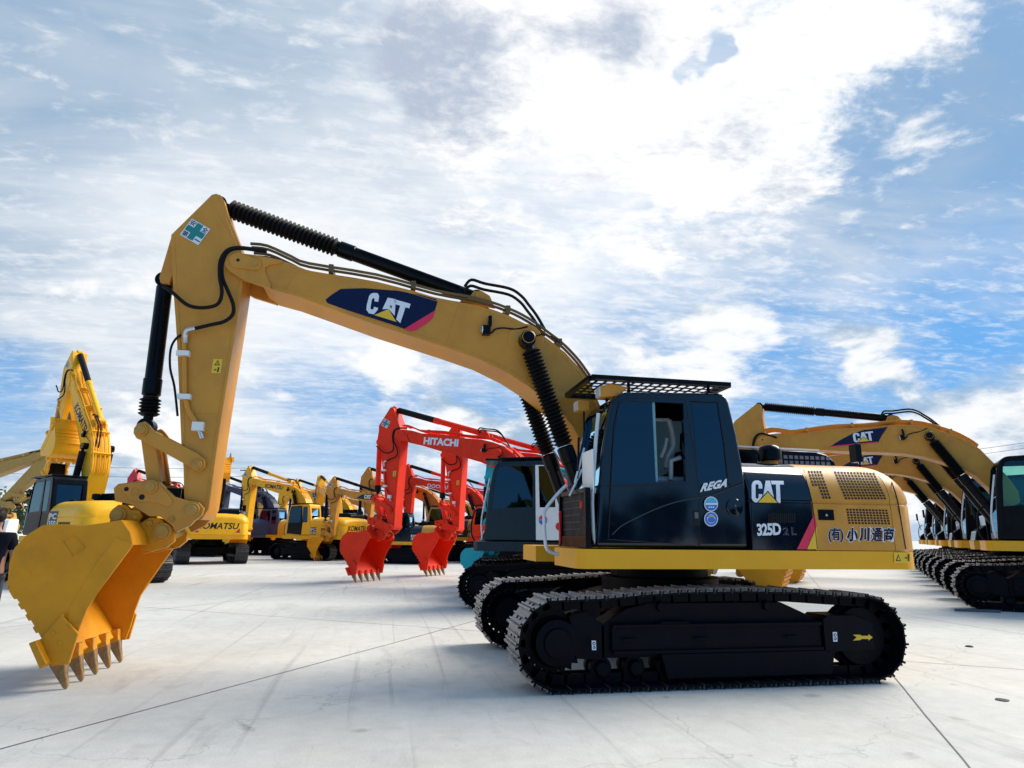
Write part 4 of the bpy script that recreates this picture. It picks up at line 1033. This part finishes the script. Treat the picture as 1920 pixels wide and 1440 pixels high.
    a = at(1605, 852, -.9); k = MB(); k.box((a.x-.045, -.98, a.z-.13), (a.x+.06, -.82, a.z+.16), BLACK); k.cyl((a.x-.05, -.9, 2.4), (a.x-.05, -.9, a.z-.1), .015, BLACK, 8); k.obj('mirror', root, bevel=.02)
    # track stickers
    tr = [o for o in root.children if o.name.startswith('track')][0]
    D = Decal(lambda a, b, l: at(a, b, 1.531)+Vector((0, l, 0))); D.put(poly2d([(1599,1190),(1606,1195),(1599,1201),(1613,1200),(1615,1198),(1628,1198),(1628,1201),(1636,1195),(1628,1189),(1628,1192),(1615,1192),(1613,1190)]), YEL, lift=.003); D.obj('arrow_mark', tr)
    for x0, y0 in ((1109, 1201), (1561, 1185)):
        D = Decal(lambda a, b, l: at(a, b, 1.536)+Vector((0, l, 0))); D.put(poly2d([(x0, y0), (x0+8, y0), (x0+9, y0+18), (x0+1, y0+18)]), WHITE, lift=.003); D.put(poly2d(ngon(x0+4.5, y0+5.5, 2.8, 3.2, 14)), DECK, lift=.005); D.put(poly2d(ngon(x0+4.5, y0+5.5, 1.4, 1.8, 14)), WHITE, lift=.007); D.put(poly2d(ngon(x0+4.8, y0+12.5, 2.4, 2.8, 14)), DECK, lift=.005); D.put(poly2d(ngon(x0+4.2, y0+12.2, 1.1, 1.3, 10)), WHITE, lift=.007); D.obj('sticker', tr)
    # thin supply hose down the arm
    k = MB(); k.tube([at(px, py, .26)-P2 for px, py in ((345, 625), (330, 635), (320, 655), (319, 690), (327, 725), (333, 780))], .014, RUB, 8); k.obj('hydraulic_hose', X['arm'])
    k = MB(); k.tube([at(px, py, .345)-P0 for px, py in ((1000, 633), (1012, 628), (1030, 630), (1050, 642))], .010, RUB, 6); k.obj('grease_line', boom)
    # embossed square on the bucket side
    k = MB(); q = [xz(px, py, .758) for px, py in ((118, 1015), (140, 1005), (159, 1027), (136, 1043))]; q = sub_pts(q, P3)
    for i in range(4):
        a = q[i]; b = q[(i+1) % 4]; k.bar((a[0], .759, a[1]), (b[0], .759, b[1]), .010, .012, TANB)
    k.obj('embossed_mark', X['bucket'])
main_details(mainx)

# ------------------------------------------------------------------ the machines behind, parked in rows
RY = R(-39.5)
def fwd(yaw): return Vector((math.cos(yaw), math.sin(yaw), 0))
def lft(yaw): return Vector((-math.sin(yaw), math.cos(yaw), 0))
def spot(px, d):
    q = ray(px, 720+FPX*math.tan(PITCH)); p = CAM+q*d; return Vector((p.x, p.y, 0))
def by_tooth(G, yaw, sc): G = Vector((G[0], G[1], 0)); return G-fwd(yaw)*6.54*sc
def by_tip(px, d, yaw, sc, reach=5.7): return spot(px, d)-fwd(yaw)*reach*sc
def V(base, **k): d = dict(base); d.update(k); return d
# right-hand row of tan machines
o1 = Vector((-9.73, -4.93, 0))-fwd(RY)*1.87*1.1-lft(RY)*1.45*1.1
rl = ['tan excavator nearest in the right-hand row, green tinted cab window at the picture edge', 'second tan excavator of the right-hand row, its boom showing under the first boom', 'third tan excavator of the right-hand row, mostly hidden behind the second', 'fourth tan excavator of the right-hand row, only track ends showing', 'last tan excavator of the right-hand row, farthest track ends']
for i in range(5):
    excavator('excavator', o1-lft(RY)*6.0*i, RY, rl[i], CATS if i == 0 else CATS2, 1.1, boom=R((-10, -10.5, -13, -15, -18)[i]), arm=R((20, 21, 34, 42, 48)[i]), bucket=R((-118, -116, -96, -98, -95)[i]), noboom=i > 2, group='tan excavators of the right-hand row')
# red machines and the teal one
YM = R(-24); YH = R(-32)
excavator('excavator', by_tooth(gnd(690, 1091).xy, YH, 1.0), YH, 'orange red excavator with white boom lettering, left of the two red buckets', HIT, group='orange red excavators in the middle')
excavator('excavator', by_tooth(gnd(817, 1080).xy, YH, 1.0), YH, 'orange red excavator whose bucket stands right of the first red one', HIT, group='orange red excavators in the middle')
TEALX = dict(boom=TEAL, cab=DTEAL, hood_a=TEAL, hood_b=TEAL, skirt=GREYP, cw=GREYP, bucket=TEAL, pin=TEAL, acyl=TEAL, cyl=TEAL)
excavator('excavator', by_tooth(spot(905, 20).xy, R(-35), .72), R(-35), 'teal excavator with its bucket peeping out beside the dark cab', TEALX, .72)
DARK = dict(boom=DTEAL, cab=DTEAL, hood_a=CREAM, hood_b=DTEAL, skirt=DTEAL, cw=DTEAL, bucket=DTEAL, pin=DTEAL)
y16 = R(-12); o16 = spot(862, 14)-fwd(y16)*1.82-lft(y16)*1.5
X16 = excavator('excavator', o16, y16, 'dark teal excavator with white door pillar behind the near tracks', DARK, 1.0, noboom=True, ucx=-.38)
k = MB(); k.prism([(.17, 1.43), (.19, 3.05), (-.30, 3.05), (-.40, 2.6), (-.48, 1.43)], 1.434, 1.452, CREAM); me = k.mesh('rear_panel', bevel=.006, seg=1)
c = MB(); c.prism(WIN2, 1.2, 1.6, HOLE); link('rear_panel', boolean(me, [c.mesh('c', smooth=False)], 'rear_panel'), X16['cab'])
D = Decal(plane_map((0, 1.455, 0), (1, 0, 0), (0, 0, 1), (0, 1, 0))); D.put(poly2d(ngon(.02, 1.86, .10, .11)), WHITE); D.put(poly2d([(.02+.09*math.cos(R(a)), 1.86+.10*math.sin(R(a))) for a in range(0, 181, 12)]), PINK); D.put(poly2d([(.02+.09*math.cos(R(a)), 1.85+.10*math.sin(R(a))) for a in range(180, 361, 12)]), BLUEF); D.put(poly2d(ngon(-.33, 1.72, .075, .085)), REDF); D.obj('sticker', X16['cab'])
tr = [q for q in X16['root'].children if q.name.startswith('track')][0]
D = Decal(plane_map((0, 1.532, 0), (1, 0, 0), (0, 0, 1), (0, 1, 0))); 
D.put(poly2d([(1.40, .50), (1.26, .60), (1.26, .55), (1.02, .55), (1.02, .45), (1.26, .45), (1.26, .40)]), YEL, lift=.01); D.obj('arrow_mark', tr)
# farther red ones
DOO = V(HIT, boom=RED, decals=(boom_text('DOOSAN', WHITE, 4.5, 4.30, 1.5, .22, .1, .01),))
excavator('excavator', by_tip(765, 39, YM, 1.0), YM, 'orange red excavator with dark boom cylinder far behind the second red arm', DOO)
excavator('excavator', by_tip(862, 47, YM, 1.0), YM, 'crimson excavator farthest back behind the teal one', V(HIT, boom=CRIM, cab=CRIM, hood_a=CRIM, hood_b=CRIM, skirt=CRIM, cw=CRIM, bucket=CRIM, pin=CRIM, acyl=CRIM, decals=()))
# tan machines of the middle
excavator('excavator', by_tooth(gnd(600, 1052).xy, YM, .82), YM, 'small tan excavator with black badge, bucket standing left of the red buckets', V(CATB, cab=NAVY, hood_a=NAVY), .82)
excavator('excavator', by_tip(690, 41, YM, 1.0), YM, 'tan excavator with arched boom behind the red arms', V(CATB, decals=(BADGEB, side_panel_text(['C'], WHITE, None, -.62, .4, 1.5, .3))))
# bright yellow machines
excavator('excavator', by_tip(462, 41, R(-34), 1.0), R(-34), 'bright yellow excavator with black cab and lettered boom, bucket right of the yellow rear', V(KOM, cab=KYEL, door=BLACK), 1.0)
excavator('excavator', by_tip(553, 54, R(-25), 1.05), R(-25), 'yellow excavator with blue stripes along its boom, behind the lettered one', V(KOM, cab=BLACK, decals=(film_mesh(('stripes', 'boom', 'sign_plate'), lambda: (lambda D: (D.put(poly2d([(0, 0), (1, 0), (1, .4), (0, .4)]), BLUEF), D.put(poly2d([(0, .55), (1, .55), (1, 1), (0, 1)]), BLUEF), D.mb.mesh('sign_plate', smooth=False, recalc=False))[-1])(Decal(plane_map((4.3-P0.x, .302, 4.25-P0.z), (-1.3, 0, -.13), (0, 0, .32), (0, 1, 0))))),)), 1.05)
def rear_on(px, d, yaw, label, st, sc=1., **k): return excavator('excavator', spot(px, d)+fwd(yaw)*2.8*sc, yaw, label, st, sc, **k)
rear_on(407, 31, R(-70), 'yellow excavator turned away, boom raised behind the near arm, lettering on its counterweight', V(KOM, decals=(boom_text('KOMATSU', DECN, 4.0, 4.22, 1.7, .3), rear_text('KOMATSU', DECK), RLIGHT)), boom=R(46), arm=R(2), bucket=R(-165))
rear_on(662, 40, R(-70), 'yellow excavator with blue sign on its counterweight, left of the red bucket', V(KOM, boom=KYEL, decals=(SIGN, RLIGHT)))
rear_on(503, 45, R(-72), 'dark excavator with beige rear cover, between the yellow arm and black cab', V(KOM, boom=KYELP, cab=GREYP, door=GREYP, hood_a=BEIGE, hood_b=BEIGE, skirt=GREYP, cw=SLATE, decals=()))
for px, d, sc, st_, lb in ((588, 62, 1.0, KOM, 'far yellow excavator peeping over the small tan one'), (640, 58, .95, V(CATB, decals=()), 'far tan excavator between the badge boom and the red arms'), (528, 66, 1.05, V(KOM, decals=()), 'far yellow excavator behind the lettered yellow boom'), (805, 60, 1.0, V(CATB, decals=()), 'far tan excavator seen between the two red arms'), (905, 62, .95, V(HIT, decals=()), 'far red excavator showing beside the dark teal cab'), (414, 48, 1.0, V(KOM, boom=SLATE, cab=SLATE, door=SLATE, acyl=BLACK, decals=()), 'far slate boomed excavator right of the near arm'), (225, 58, .9, V(HIT, boom=CRIM, decals=()), 'far crimson boomed excavator left of the near coupler')):
    excavator('excavator', by_tip(px, d, R(-30), sc), R(-30), lb, st_, sc, group='far excavators along the horizon')
p350 = side_panel_text(['PC', '350'], WHITE, DECN, -.62, .5, 1.66, .42)
K350 = V(KOM, cab=BLACK, door=BLACK, decals=(boom_text('KOMATSU', DECN, 4.0, 4.22, 1.7, .3), p350, arm_sticker(TEALF)))
excavator('excavator', spot(146, 20.5)-fwd(R(-46))*.9, R(-46), 'large yellow excavator at left, boom raised and bucket curled up beside it', K350, .97, boom=R(36), arm=R(7), bucket=R(-168))
excavator('excavator', spot(64, 33)-fwd(R(172))*5.1, R(172), 'pale worn excavator at the left picture edge, arm folded under its boom', V(KOM, boom=KYELP, cab=KYELP, door=KYELP, hood_a=KYELP, hood_b=KYELP, skirt=KYELP, cw=KYELP, bucket=KYELP, pin=KYELP, acyl=KYELP, decals=()), 1.0, boom=R(8), arm=R(-38), bucket=R(-60))
excavator('excavator', by_tip(243, 44, YM, 1.0), YM, 'crimson excavator seen through the near coupler linkage', V(HIT, boom=CRIM, cab=SLATE, hood_a=CRIM, hood_b=CRIM, skirt=CRIM, cw=CRIM, bucket=SLATE, pin=CRIM, acyl=CRIM, decals=()))
# white truck at the left edge
def truck(loc, yaw):
    r = empty('truck', loc, yaw); tag(r, 'white truck parked at the left picture edge behind the person', 'truck')
    k = MB(); k.prism([(1.9, .5), (1.95, 1.15), (1.6, 2.0), (.2, 2.05), (.15, .5)], -.9, .9, CREAM); cb = k.obj('truck_cab', r, bevel=.06)
    k = MB(); k.add([(1.935, -.78, 1.25), (1.935, .78, 1.25), (1.645, .72, 1.93), (1.645, -.72, 1.93)], [(0, 1, 2, 3)], DECK); k.obj('windscreen', cb, smooth=False)
    for s in (1, -1):
        k = MB(); k.box((1.9, s*.62-.14, .75), (1.965, s*.62+.14, .95), LENS); k.obj('headlight', cb)
    k = MB(); k.box((1.88, -.92, .42), (2.02, .92, .62), GREYP); k.obj('bumper', cb, bevel=.02)
    k = MB(); k.box((-3, -.95, .8), (.1, .95, 1.3), CREAM); k.obj('load_bed', r, bevel=.02)
    for x in (1.2, -2):
        for s in (1, -1):
            k = MB(); k.lathe((x, s*.7, .38), (x, s*.92, .38), [(0, .34), (.02, .38), (.2, .38), (.22, .33)], RUB, 24); k.cyl((x, s*.9, .38), (x, s*.93, .38), .2, STEEL); k.obj('wheel', r)
truck(spot(-6, 33), R(100))

# ------------------------------------------------------------------ person at the left edge
SKIN = mat('skin', (.30, .15, .10), .5, var=.08); HAIR = mat('dark hair', (.005, .004, .004), .6, spec=.2); SHIRT = mat('dark navy shirt', (.006, .006, .014), .9, var=.3, spec=.1); TROU = mat('dark trousers', (.03, .032, .04), .85, var=.2)
def skinned(name, pts, edges, m, parent, sub=2, root=0):
    me = bpy.data.meshes.new(name); me.from_pydata([p[0] for p in pts], edges, []); o = link('tmp', me)
    o.modifiers.new('s', 'SKIN'); sv = me.skin_vertices[0].data
    for i, p in enumerate(pts):
        r = p[1]; sv[i].radius = r if isinstance(r, tuple) else (r, r)
    sv[root].use_root = True
    sb = o.modifiers.new('u', 'SUBSURF'); sb.levels = sub; sb.render_levels = sub
    bpy.context.view_layer.update(); nm = bpy.data.meshes.new_from_object(o.evaluated_get(bpy.context.evaluated_depsgraph_get())); nm.name = name
    bpy.data.objects.remove(o); nm.materials.clear(); nm.materials.append(m)
    for p in nm.polygons: p.use_smooth = True
    return link(name, nm, parent)
def person(loc, yaw):
    r = empty('person', loc, yaw); tag(r, 'person in a dark shirt at the left picture edge behind the bucket, arm hanging', 'person')
    B = [((0, 0, .95), (.16, .12)), ((0, 0, 1.15), (.15, .11)), ((0, 0, 1.38), (.17, .11)), ((0, 0, 1.50), (.07, .07)), ((0, .02, 1.56), (.058, .06)), ((0, .02, 1.64), (.075, .092)), ((0, .015, 1.73), (.066, .085))]
    E = [(0, 1), (1, 2), (2, 3), (3, 4), (4, 5), (5, 6)]
    for s in (1, -1):
        i = len(B); B += [((s*.19, 0, 1.42), (.065, .065)), ((s*.25, -.02, 1.17), (.048, .048)), ((s*.27, .05, .96), (.038, .038)), ((s*.27, .09, .87), (.028, .042)), ((s*.265, .11, .80), (.018, .04))]
        E += [(2, i), (i, i+1), (i+1, i+2), (i+2, i+3), (i+3, i+4)]
        j = len(B); B += [((s*.10, 0, .86), (.095, .095)), ((s*.11, .02, .50), (.062, .062)), ((s*.11, -.01, .10), (.045, .045)), ((s*.115, .13, .04), (.045, .035))]
        E += [(0, j), (j, j+1), (j+1, j+2), (j+2, j+3)]
        # fingers rooted in the palm
        for f, (dx, ln) in enumerate(((-.03, .07), (-.01, .085), (.01, .08), (.03, .06))):
            q = len(B); B += [((s*.262, .115+dx, .775), .010), ((s*.255, .125+dx, .775-ln*.55), .009), ((s*.242, .125+dx, .775-ln), .007)]
            E += [(i+4, q), (q, q+1), (q+1, q+2)]
        q = len(B); B += [((s*.255, .145, .83), .011), ((s*.245, .17, .80), .010), ((s*.24, .18, .77), .008)]; E += [(i+3, q), (q, q+1), (q+1, q+2)]
    body = skinned('body', B, E, SKIN, r)
    S = [((0, 0, .80), (.165, .13)), ((0, 0, .92), (.185, .145)), ((0, 0, 1.15), (.172, .132)), ((0, 0, 1.38), (.19, .13)), ((0, 0, 1.485), (.085, .085))]; ES = [(0, 1), (1, 2), (2, 3), (3, 4)]
    for s in (1, -1): i = len(S); S += [((s*.195, 0, 1.42), (.082, .082)), ((s*.24, -.018, 1.22), (.072, .072))]; ES += [(3, i), (i, i+1)]
    skinned('shirt', S, ES, SHIRT, r)
    T = [((0, 0, .93), (.17, .14))]; ET = []
    for s in (1, -1): i = len(T); T += [((s*.10, 0, .84), (.11, .11)), ((s*.11, .02, .5), (.085, .085)), ((s*.11, -.01, .09), (.07, .07))]; ET += [(0, i), (i, i+1), (i+1, i+2)]
    skinned('trousers', T, ET, TROU, r)
    bm = bmesh.new(); bmesh.ops.create_icosphere(bm, subdivisions=4, radius=1)
    for v in bm.verts:
        n_ = 1+.07*noise.noise(v.co*5); v.co = Vector((v.co.x*.092*n_, v.co.y*.108*n_-.008, v.co.z*.105*n_+1.705))
    bmesh.ops.delete(bm, geom=[v for v in bm.verts if v.co.z < 1.69 and v.co.y > .02 or v.co.z < 1.62], context='VERTS')
    me = bpy.data.meshes.new('hair'); bm.to_mesh(me); bm.free(); me.materials.append(HAIR); link('hair', me, r)
    k = MB()
    for s in (1, -1): k.lathe((s*.032, .10, 1.655), (s*.032, .13, 1.655), [(0, .014), (.006, .014), (.012, .008)], HOLE, 10)
    k.obj('eye', r)
pp = spot(-9, 9.1); person(pp, R(200))

# ------------------------------------------------------------------ trees, pole, wires, far wood
BARK = mat('bark', (.10, .075, .05), .9, var=.3); LEAF = [mat('leaf '+n, c, .6, var=.3, nscale=2) for n, c in (('mid green', (.045, .10, .022)), ('dark green', (.022, .055, .016)), ('light green', (.09, .15, .03)))]
def leaf_mesh(rx, rz, zc, n, s, seed, m):
    rnd = random.Random(seed); k = MB(); cl = [(rnd.uniform(-.7, .7)*rx, rnd.uniform(-.7, .7)*rx, zc+rnd.uniform(-.75, .75)*rz, rnd.uniform(.25, .5)*rx) for _ in range(14)]
    for i in range(n):
        c = rnd.choice(cl); v = Vector((rnd.gauss(0, 1), rnd.gauss(0, 1), rnd.gauss(0, 1))).normalized()*c[3]*rnd.uniform(.6, 1.05); p = Vector(c[:3])+v
        a = Vector((rnd.gauss(0, 1), rnd.gauss(0, 1), rnd.gauss(0, 1))).normalized(); b = a.orthogonal().normalized(); q = s*rnd.uniform(.6, 1.3)
        k.add([p-a*q, p+b*q*.5, p+a*q, p-b*q*.5], [(0, 1, 2, 3)], m)
    return k
def tree(loc, h, label, seed):
    r = empty('tree', loc); tag(r, label, 'tree', 'trees beyond the machines')
    k = MB(); k.tube([(0, 0, 0), (.1, .05, h*.3), (0, .1, h*.75)], h*.022, BARK, 8)
    for a in range(4): k.tube([(.05, .05, h*.35), (math.cos(a*1.6)*h*.15, math.sin(a*1.6)*h*.15, h*.6)], h*.011, BARK, 6, 1)
    k.obj('trunk', r); leaf_mesh(h*.36, h*.33, h*.62, 1500, h*.03, seed, LEAF[seed % 3]).obj('crown', r, smooth=False, recalc=False)
for i, (px, d, h, lb) in enumerate(((52, 44, 4.6, 'green tree standing behind the pale worn excavator'), (75, 47, 4.2, 'dark tree between the pale excavator and the black cab'), (205, 60, 4.5, 'low tree far behind the large yellow excavator'))): tree(spot(px, d), h, lb, i)
k = leaf_mesh(1, 1, 0, 0, 1, 1, LEAF[1]); rnd = random.Random(4)
for i in range(70):        # wood behind the viewer and round the far side of the yard, seen in the gloss of the doors
    a = R(rnd.uniform(20, 160)); d = rnd.uniform(52, 66); c = Vector((CAM.x+math.cos(a)*d, CAM.y+math.sin(a)*d, 0)); h = rnd.uniform(3.5, 7.5)
    q = leaf_mesh(h*.5, h*.5, h*.46, 260, h*.15, i, LEAF[1]); k.add([Vector(v)+c for v in q.v], q.f, LEAF[1])
for i in range(90):
    a = R(rnd.uniform(195, 345)); d = rnd.uniform(95, 120); c = Vector((CAM.x+math.cos(a)*d, CAM.y+math.sin(a)*d, 0)); h = rnd.uniform(3., 5.)
    q = leaf_mesh(h*.7, h*.5, h*.5, 120, h*.10, i, LEAF[1]); k.add([Vector(v)+c for v in q.v], q.f, LEAF[1])
tag(k.obj('distant_wood', smooth=False, recalc=False), 'belt of dark trees far off round the yard', 'wood', kind='stuff')
def pole(px, d, h, label):
    p = spot(px, d); r = empty('utility_pole', p); tag(r, label, 'utility pole', 'utility poles')
    k = MB(); k.lathe((0, 0, 0), (0, 0, h), [(0, .17), (h, .11)], GREYP, 12); k.obj('shaft', r)
    k = MB(); k.box((-.9, -.05, h-.6), (.9, .05, h-.48), GREYP); k.box((-.7, -.05, h-1.2), (.7, .05, h-1.1), GREYP)
    for x in (-.8, -.4, .4, .8): k.cyl((x, 0, h-.48), (x, 0, h-.25), .05, CREAM, 8)
    k.obj('crossarm', r); return p
p1 = pole(453, 75, 9.2, 'grey utility pole standing behind the lettered yellow boom'); p2 = pole(-260, 70, 9.6, 'grey utility pole beyond the left picture edge')
p3 = pole(2150, 62, 13.0, 'grey utility pole beyond the right picture edge'); p4 = pole(1500, 95, 12.4, 'grey utility pole hidden behind the tan row')
def wire(a, za, b, zb, sag, label):
    k = MB(); pts = [a.lerp(b, t/16)+Vector((0, 0, za+(zb-za)*t/16-sag*4*(t/16)*(1-t/16))) for t in range(17)]
    k.tube(pts, .022, RUB, 5, 1); tag(k.obj('power_line'), label, 'power line', 'power lines')
wire(p2, 9.35, p1, 8.95, .5, 'upper thin wire crossing low sky at left'); wire(p2, 8.4, p1, 8.0, .6, 'lower thin wire crossing low sky at left')
wire(p3, 12.7, p4, 12.1, .6, 'upper thin wire above the right-hand cab'); wire(p3, 12.2, p4, 11.5, .7, 'lower thin wire above the right-hand cab')
# ------------------------------------------------------------------ ground
def ground():
    m = bpy.data.materials.new('weathered concrete'); m.use_nodes = True; nt = m.node_tree; N = nt.nodes; L = nt.links; b = N['Principled BSDF']
    tc = N.new('ShaderNodeTexCoord')
    def nz(scale, det=6, rough=.6, st=(1, 1, 1), rot=0., dist=0.):
        mp = N.new('ShaderNodeMapping'); L.new(tc.outputs['Object'], mp.inputs[0]); mp.inputs['Scale'].default_value = st; mp.inputs['Rotation'].default_value = (0, 0, rot)
        n = N.new('ShaderNodeTexNoise'); L.new(mp.outputs[0], n.inputs['Vector']); n.inputs['Scale'].default_value = scale; n.inputs['Detail'].default_value = det; n.inputs['Roughness'].default_value = rough; n.inputs['Distortion'].default_value = dist; return n.outputs[0]
    def rng(x, a, b_, c, d):
        r = N.new('ShaderNodeMapRange'); L.new(x, r.inputs[0])
        for i, q in enumerate((a, b_, c, d)): r.inputs[i+1].default_value = q
        return r.outputs[0]
    def mul(a, b_):
        r = N.new('ShaderNodeMath'); r.operation = 'MULTIPLY'; L.new(a, r.inputs[0]); L.new(b_, r.inputs[1]); return r.outputs[0]
    v = rng(nz(.35, 8, .65), .3, .7, .86, 1.12)
    v = mul(v, rng(nz(5, 8, .7), .3, .75, 1.08, .90))
    v = mul(v, rng(nz(1.6, 9, .7, (1, .22, 1), R(35), .6), .56, .72, 1., .80))     # drag marks of the tracks
    v = mul(v, rng(nz(9, 6, .7, (1, .05, 1), R(-57), .2), .62, .72, 1., .86))
    v = mul(v, rng(nz(60, 3, .6), .3, .75, 1.05, .93))
    v = mul(v, rng(nz(2.3, 4, .55, (1, 1, 1), 0, .8), .60, .74, 1., .90))            # old damp patches
    v = mul(v, rng(nz(3.2, 5, .6, (1, .035, 1), R(52), .9), .60, .70, 1., .80))        # scrapes of shoes
    v = mul(v, rng(nz(3.8, 5, .6, (1, .04, 1), R(8), 1.2), .64, .72, 1., .82))
    def vor(scale, feat):
        t = N.new('ShaderNodeTexVoronoi'); t.feature = feat; t.inputs['Scale'].default_value = scale; wv = N.new('ShaderNodeVectorMath'); wv.operation = 'ADD'
        q = N.new('ShaderNodeTexNoise'); q.inputs['Scale'].default_value = 1.3; q.inputs['Detail'].default_value = 6; L.new(tc.outputs['Object'], q.inputs['Vector']); L.new(tc.outputs['Object'], wv.inputs[0]); L.new(q.outputs['Color'], wv.inputs[1]); L.new(wv.outputs[0], t.inputs['Vector']); return t.outputs['Distance']
    v = mul(v, rng(vor(.9, 'F1'), .03, .08, .72, 1.))                                 # drips of oil
    v = mul(v, rng(vor(3.7, 'F1'), .02, .05, .72, 1.))
    v = mul(v, rng(vor(.16, 'DISTANCE_TO_EDGE'),   .0005, .0014, .80, 1.))               # hair cracks
    mx = N.new('ShaderNodeMix'); mx.data_type = 'RGBA'; L.new(rng(nz(.6, 8, .7), .4, .7, 0, 1), mx.inputs[0]); mx.inputs[6].default_value = (.53, .515, .475, 1); mx.inputs[7].default_value = (.56, .53, .465, 1)
    s = N.new('ShaderNodeVectorMath'); s.operation = 'SCALE'; L.new(mx.outputs[2], s.inputs[0]); L.new(v, s.inputs['Scale']); L.new(s.outputs[0], b.inputs['Base Color'])
    b.inputs['Roughness'].default_value = .75
    bp = N.new('ShaderNodeBump'); bp.inputs['Strength'].default_value = .25; bp.inputs['Distance'].default_value = .01; L.new(nz(40, 5), bp.inputs['Height']); L.new(bp.outputs[0], b.inputs['Normal'])
    k = MB(); S = 900; k.add([(-S, -S, 0), (S, -S, 0), (S, S, 0), (-S, S, 0)], [(0, 1, 2, 3)], m)
    tag(k.obj('ground', smooth=False), None, None, kind='structure')
    # joints between the slabs
    J = mat('joint filler', (.13, .13, .13), .8, var=.3, nscale=3)
    d = Vector((.54, .84, 0)).normalized(); n = Vector((-.84, .54, 0)).normalized(); k = MB()
    def strip(a, e, w):
        dd = (e-a).normalized(); q = Vector((-dd.y, dd.x, 0)); pts = []; M_ = 60
        for i in range(M_+1):
            p = a.lerp(e, i/M_); off = q*(noise.noise(p*1.7)*.025); ww = w*(.7+.6*abs(noise.noise(p*3.1+Vector((5, 5, 5))))); pts += [p+off-q*ww+Vector((0, 0, .004)), p+off+q*ww+Vector((0, 0, .004))]
        k.add(pts, [(2*i, 2*i+1, 2*i+3, 2*i+2) for i in range(M_)], J)
    for i in range(-5, 7): 
        c = n*(-3.75+6.33*i); strip(c-d*60, c+d*14, .008)
    for i in range(-8, 1):
        c = d*(-1.3+6.3*i); strip(c-n*45, c+n*45, .007)
    tag(k.obj('joint', smooth=False), None, None, kind='structure')
    for (px, py), r, lb in (((1818, 1213), .05, 'small dark stone lying on the concrete right of the near tracks'), ((1879, 1313), .065, 'flat dark scrap lying on the concrete at lower right')):
        p = gnd(px, py); bm = bmesh.new(); bmesh.ops.create_icosphere(bm, subdivisions=2, radius=r)
        for v_ in bm.verts: v_.co *= 1+.35*noise.noise(v_.co*14+Vector((px, 0, 0))); v_.co.z *= .35 if r < .06 else .1
        me = bpy.data.meshes.new('stone'); bm.to_mesh(me); bm.free(); me.materials.append(mat('dark stone', (.03, .03, .035), .8)); o = link('stone', me); o.location = p+Vector((0, 0, .005)); tag(o, lb, 'stone')
    a = gnd(1790, 1146); b_ = gnd(1876, 1149); k = MB(); k.bar(a+Vector((0, 0, .03)), b_+Vector((0, 0, .03)), .06, .05, GREYP); tag(k.obj('steel_bar', bevel=.004), 'dark steel bar lying on the ground in front of the right-hand tracks', 'bar')
ground()
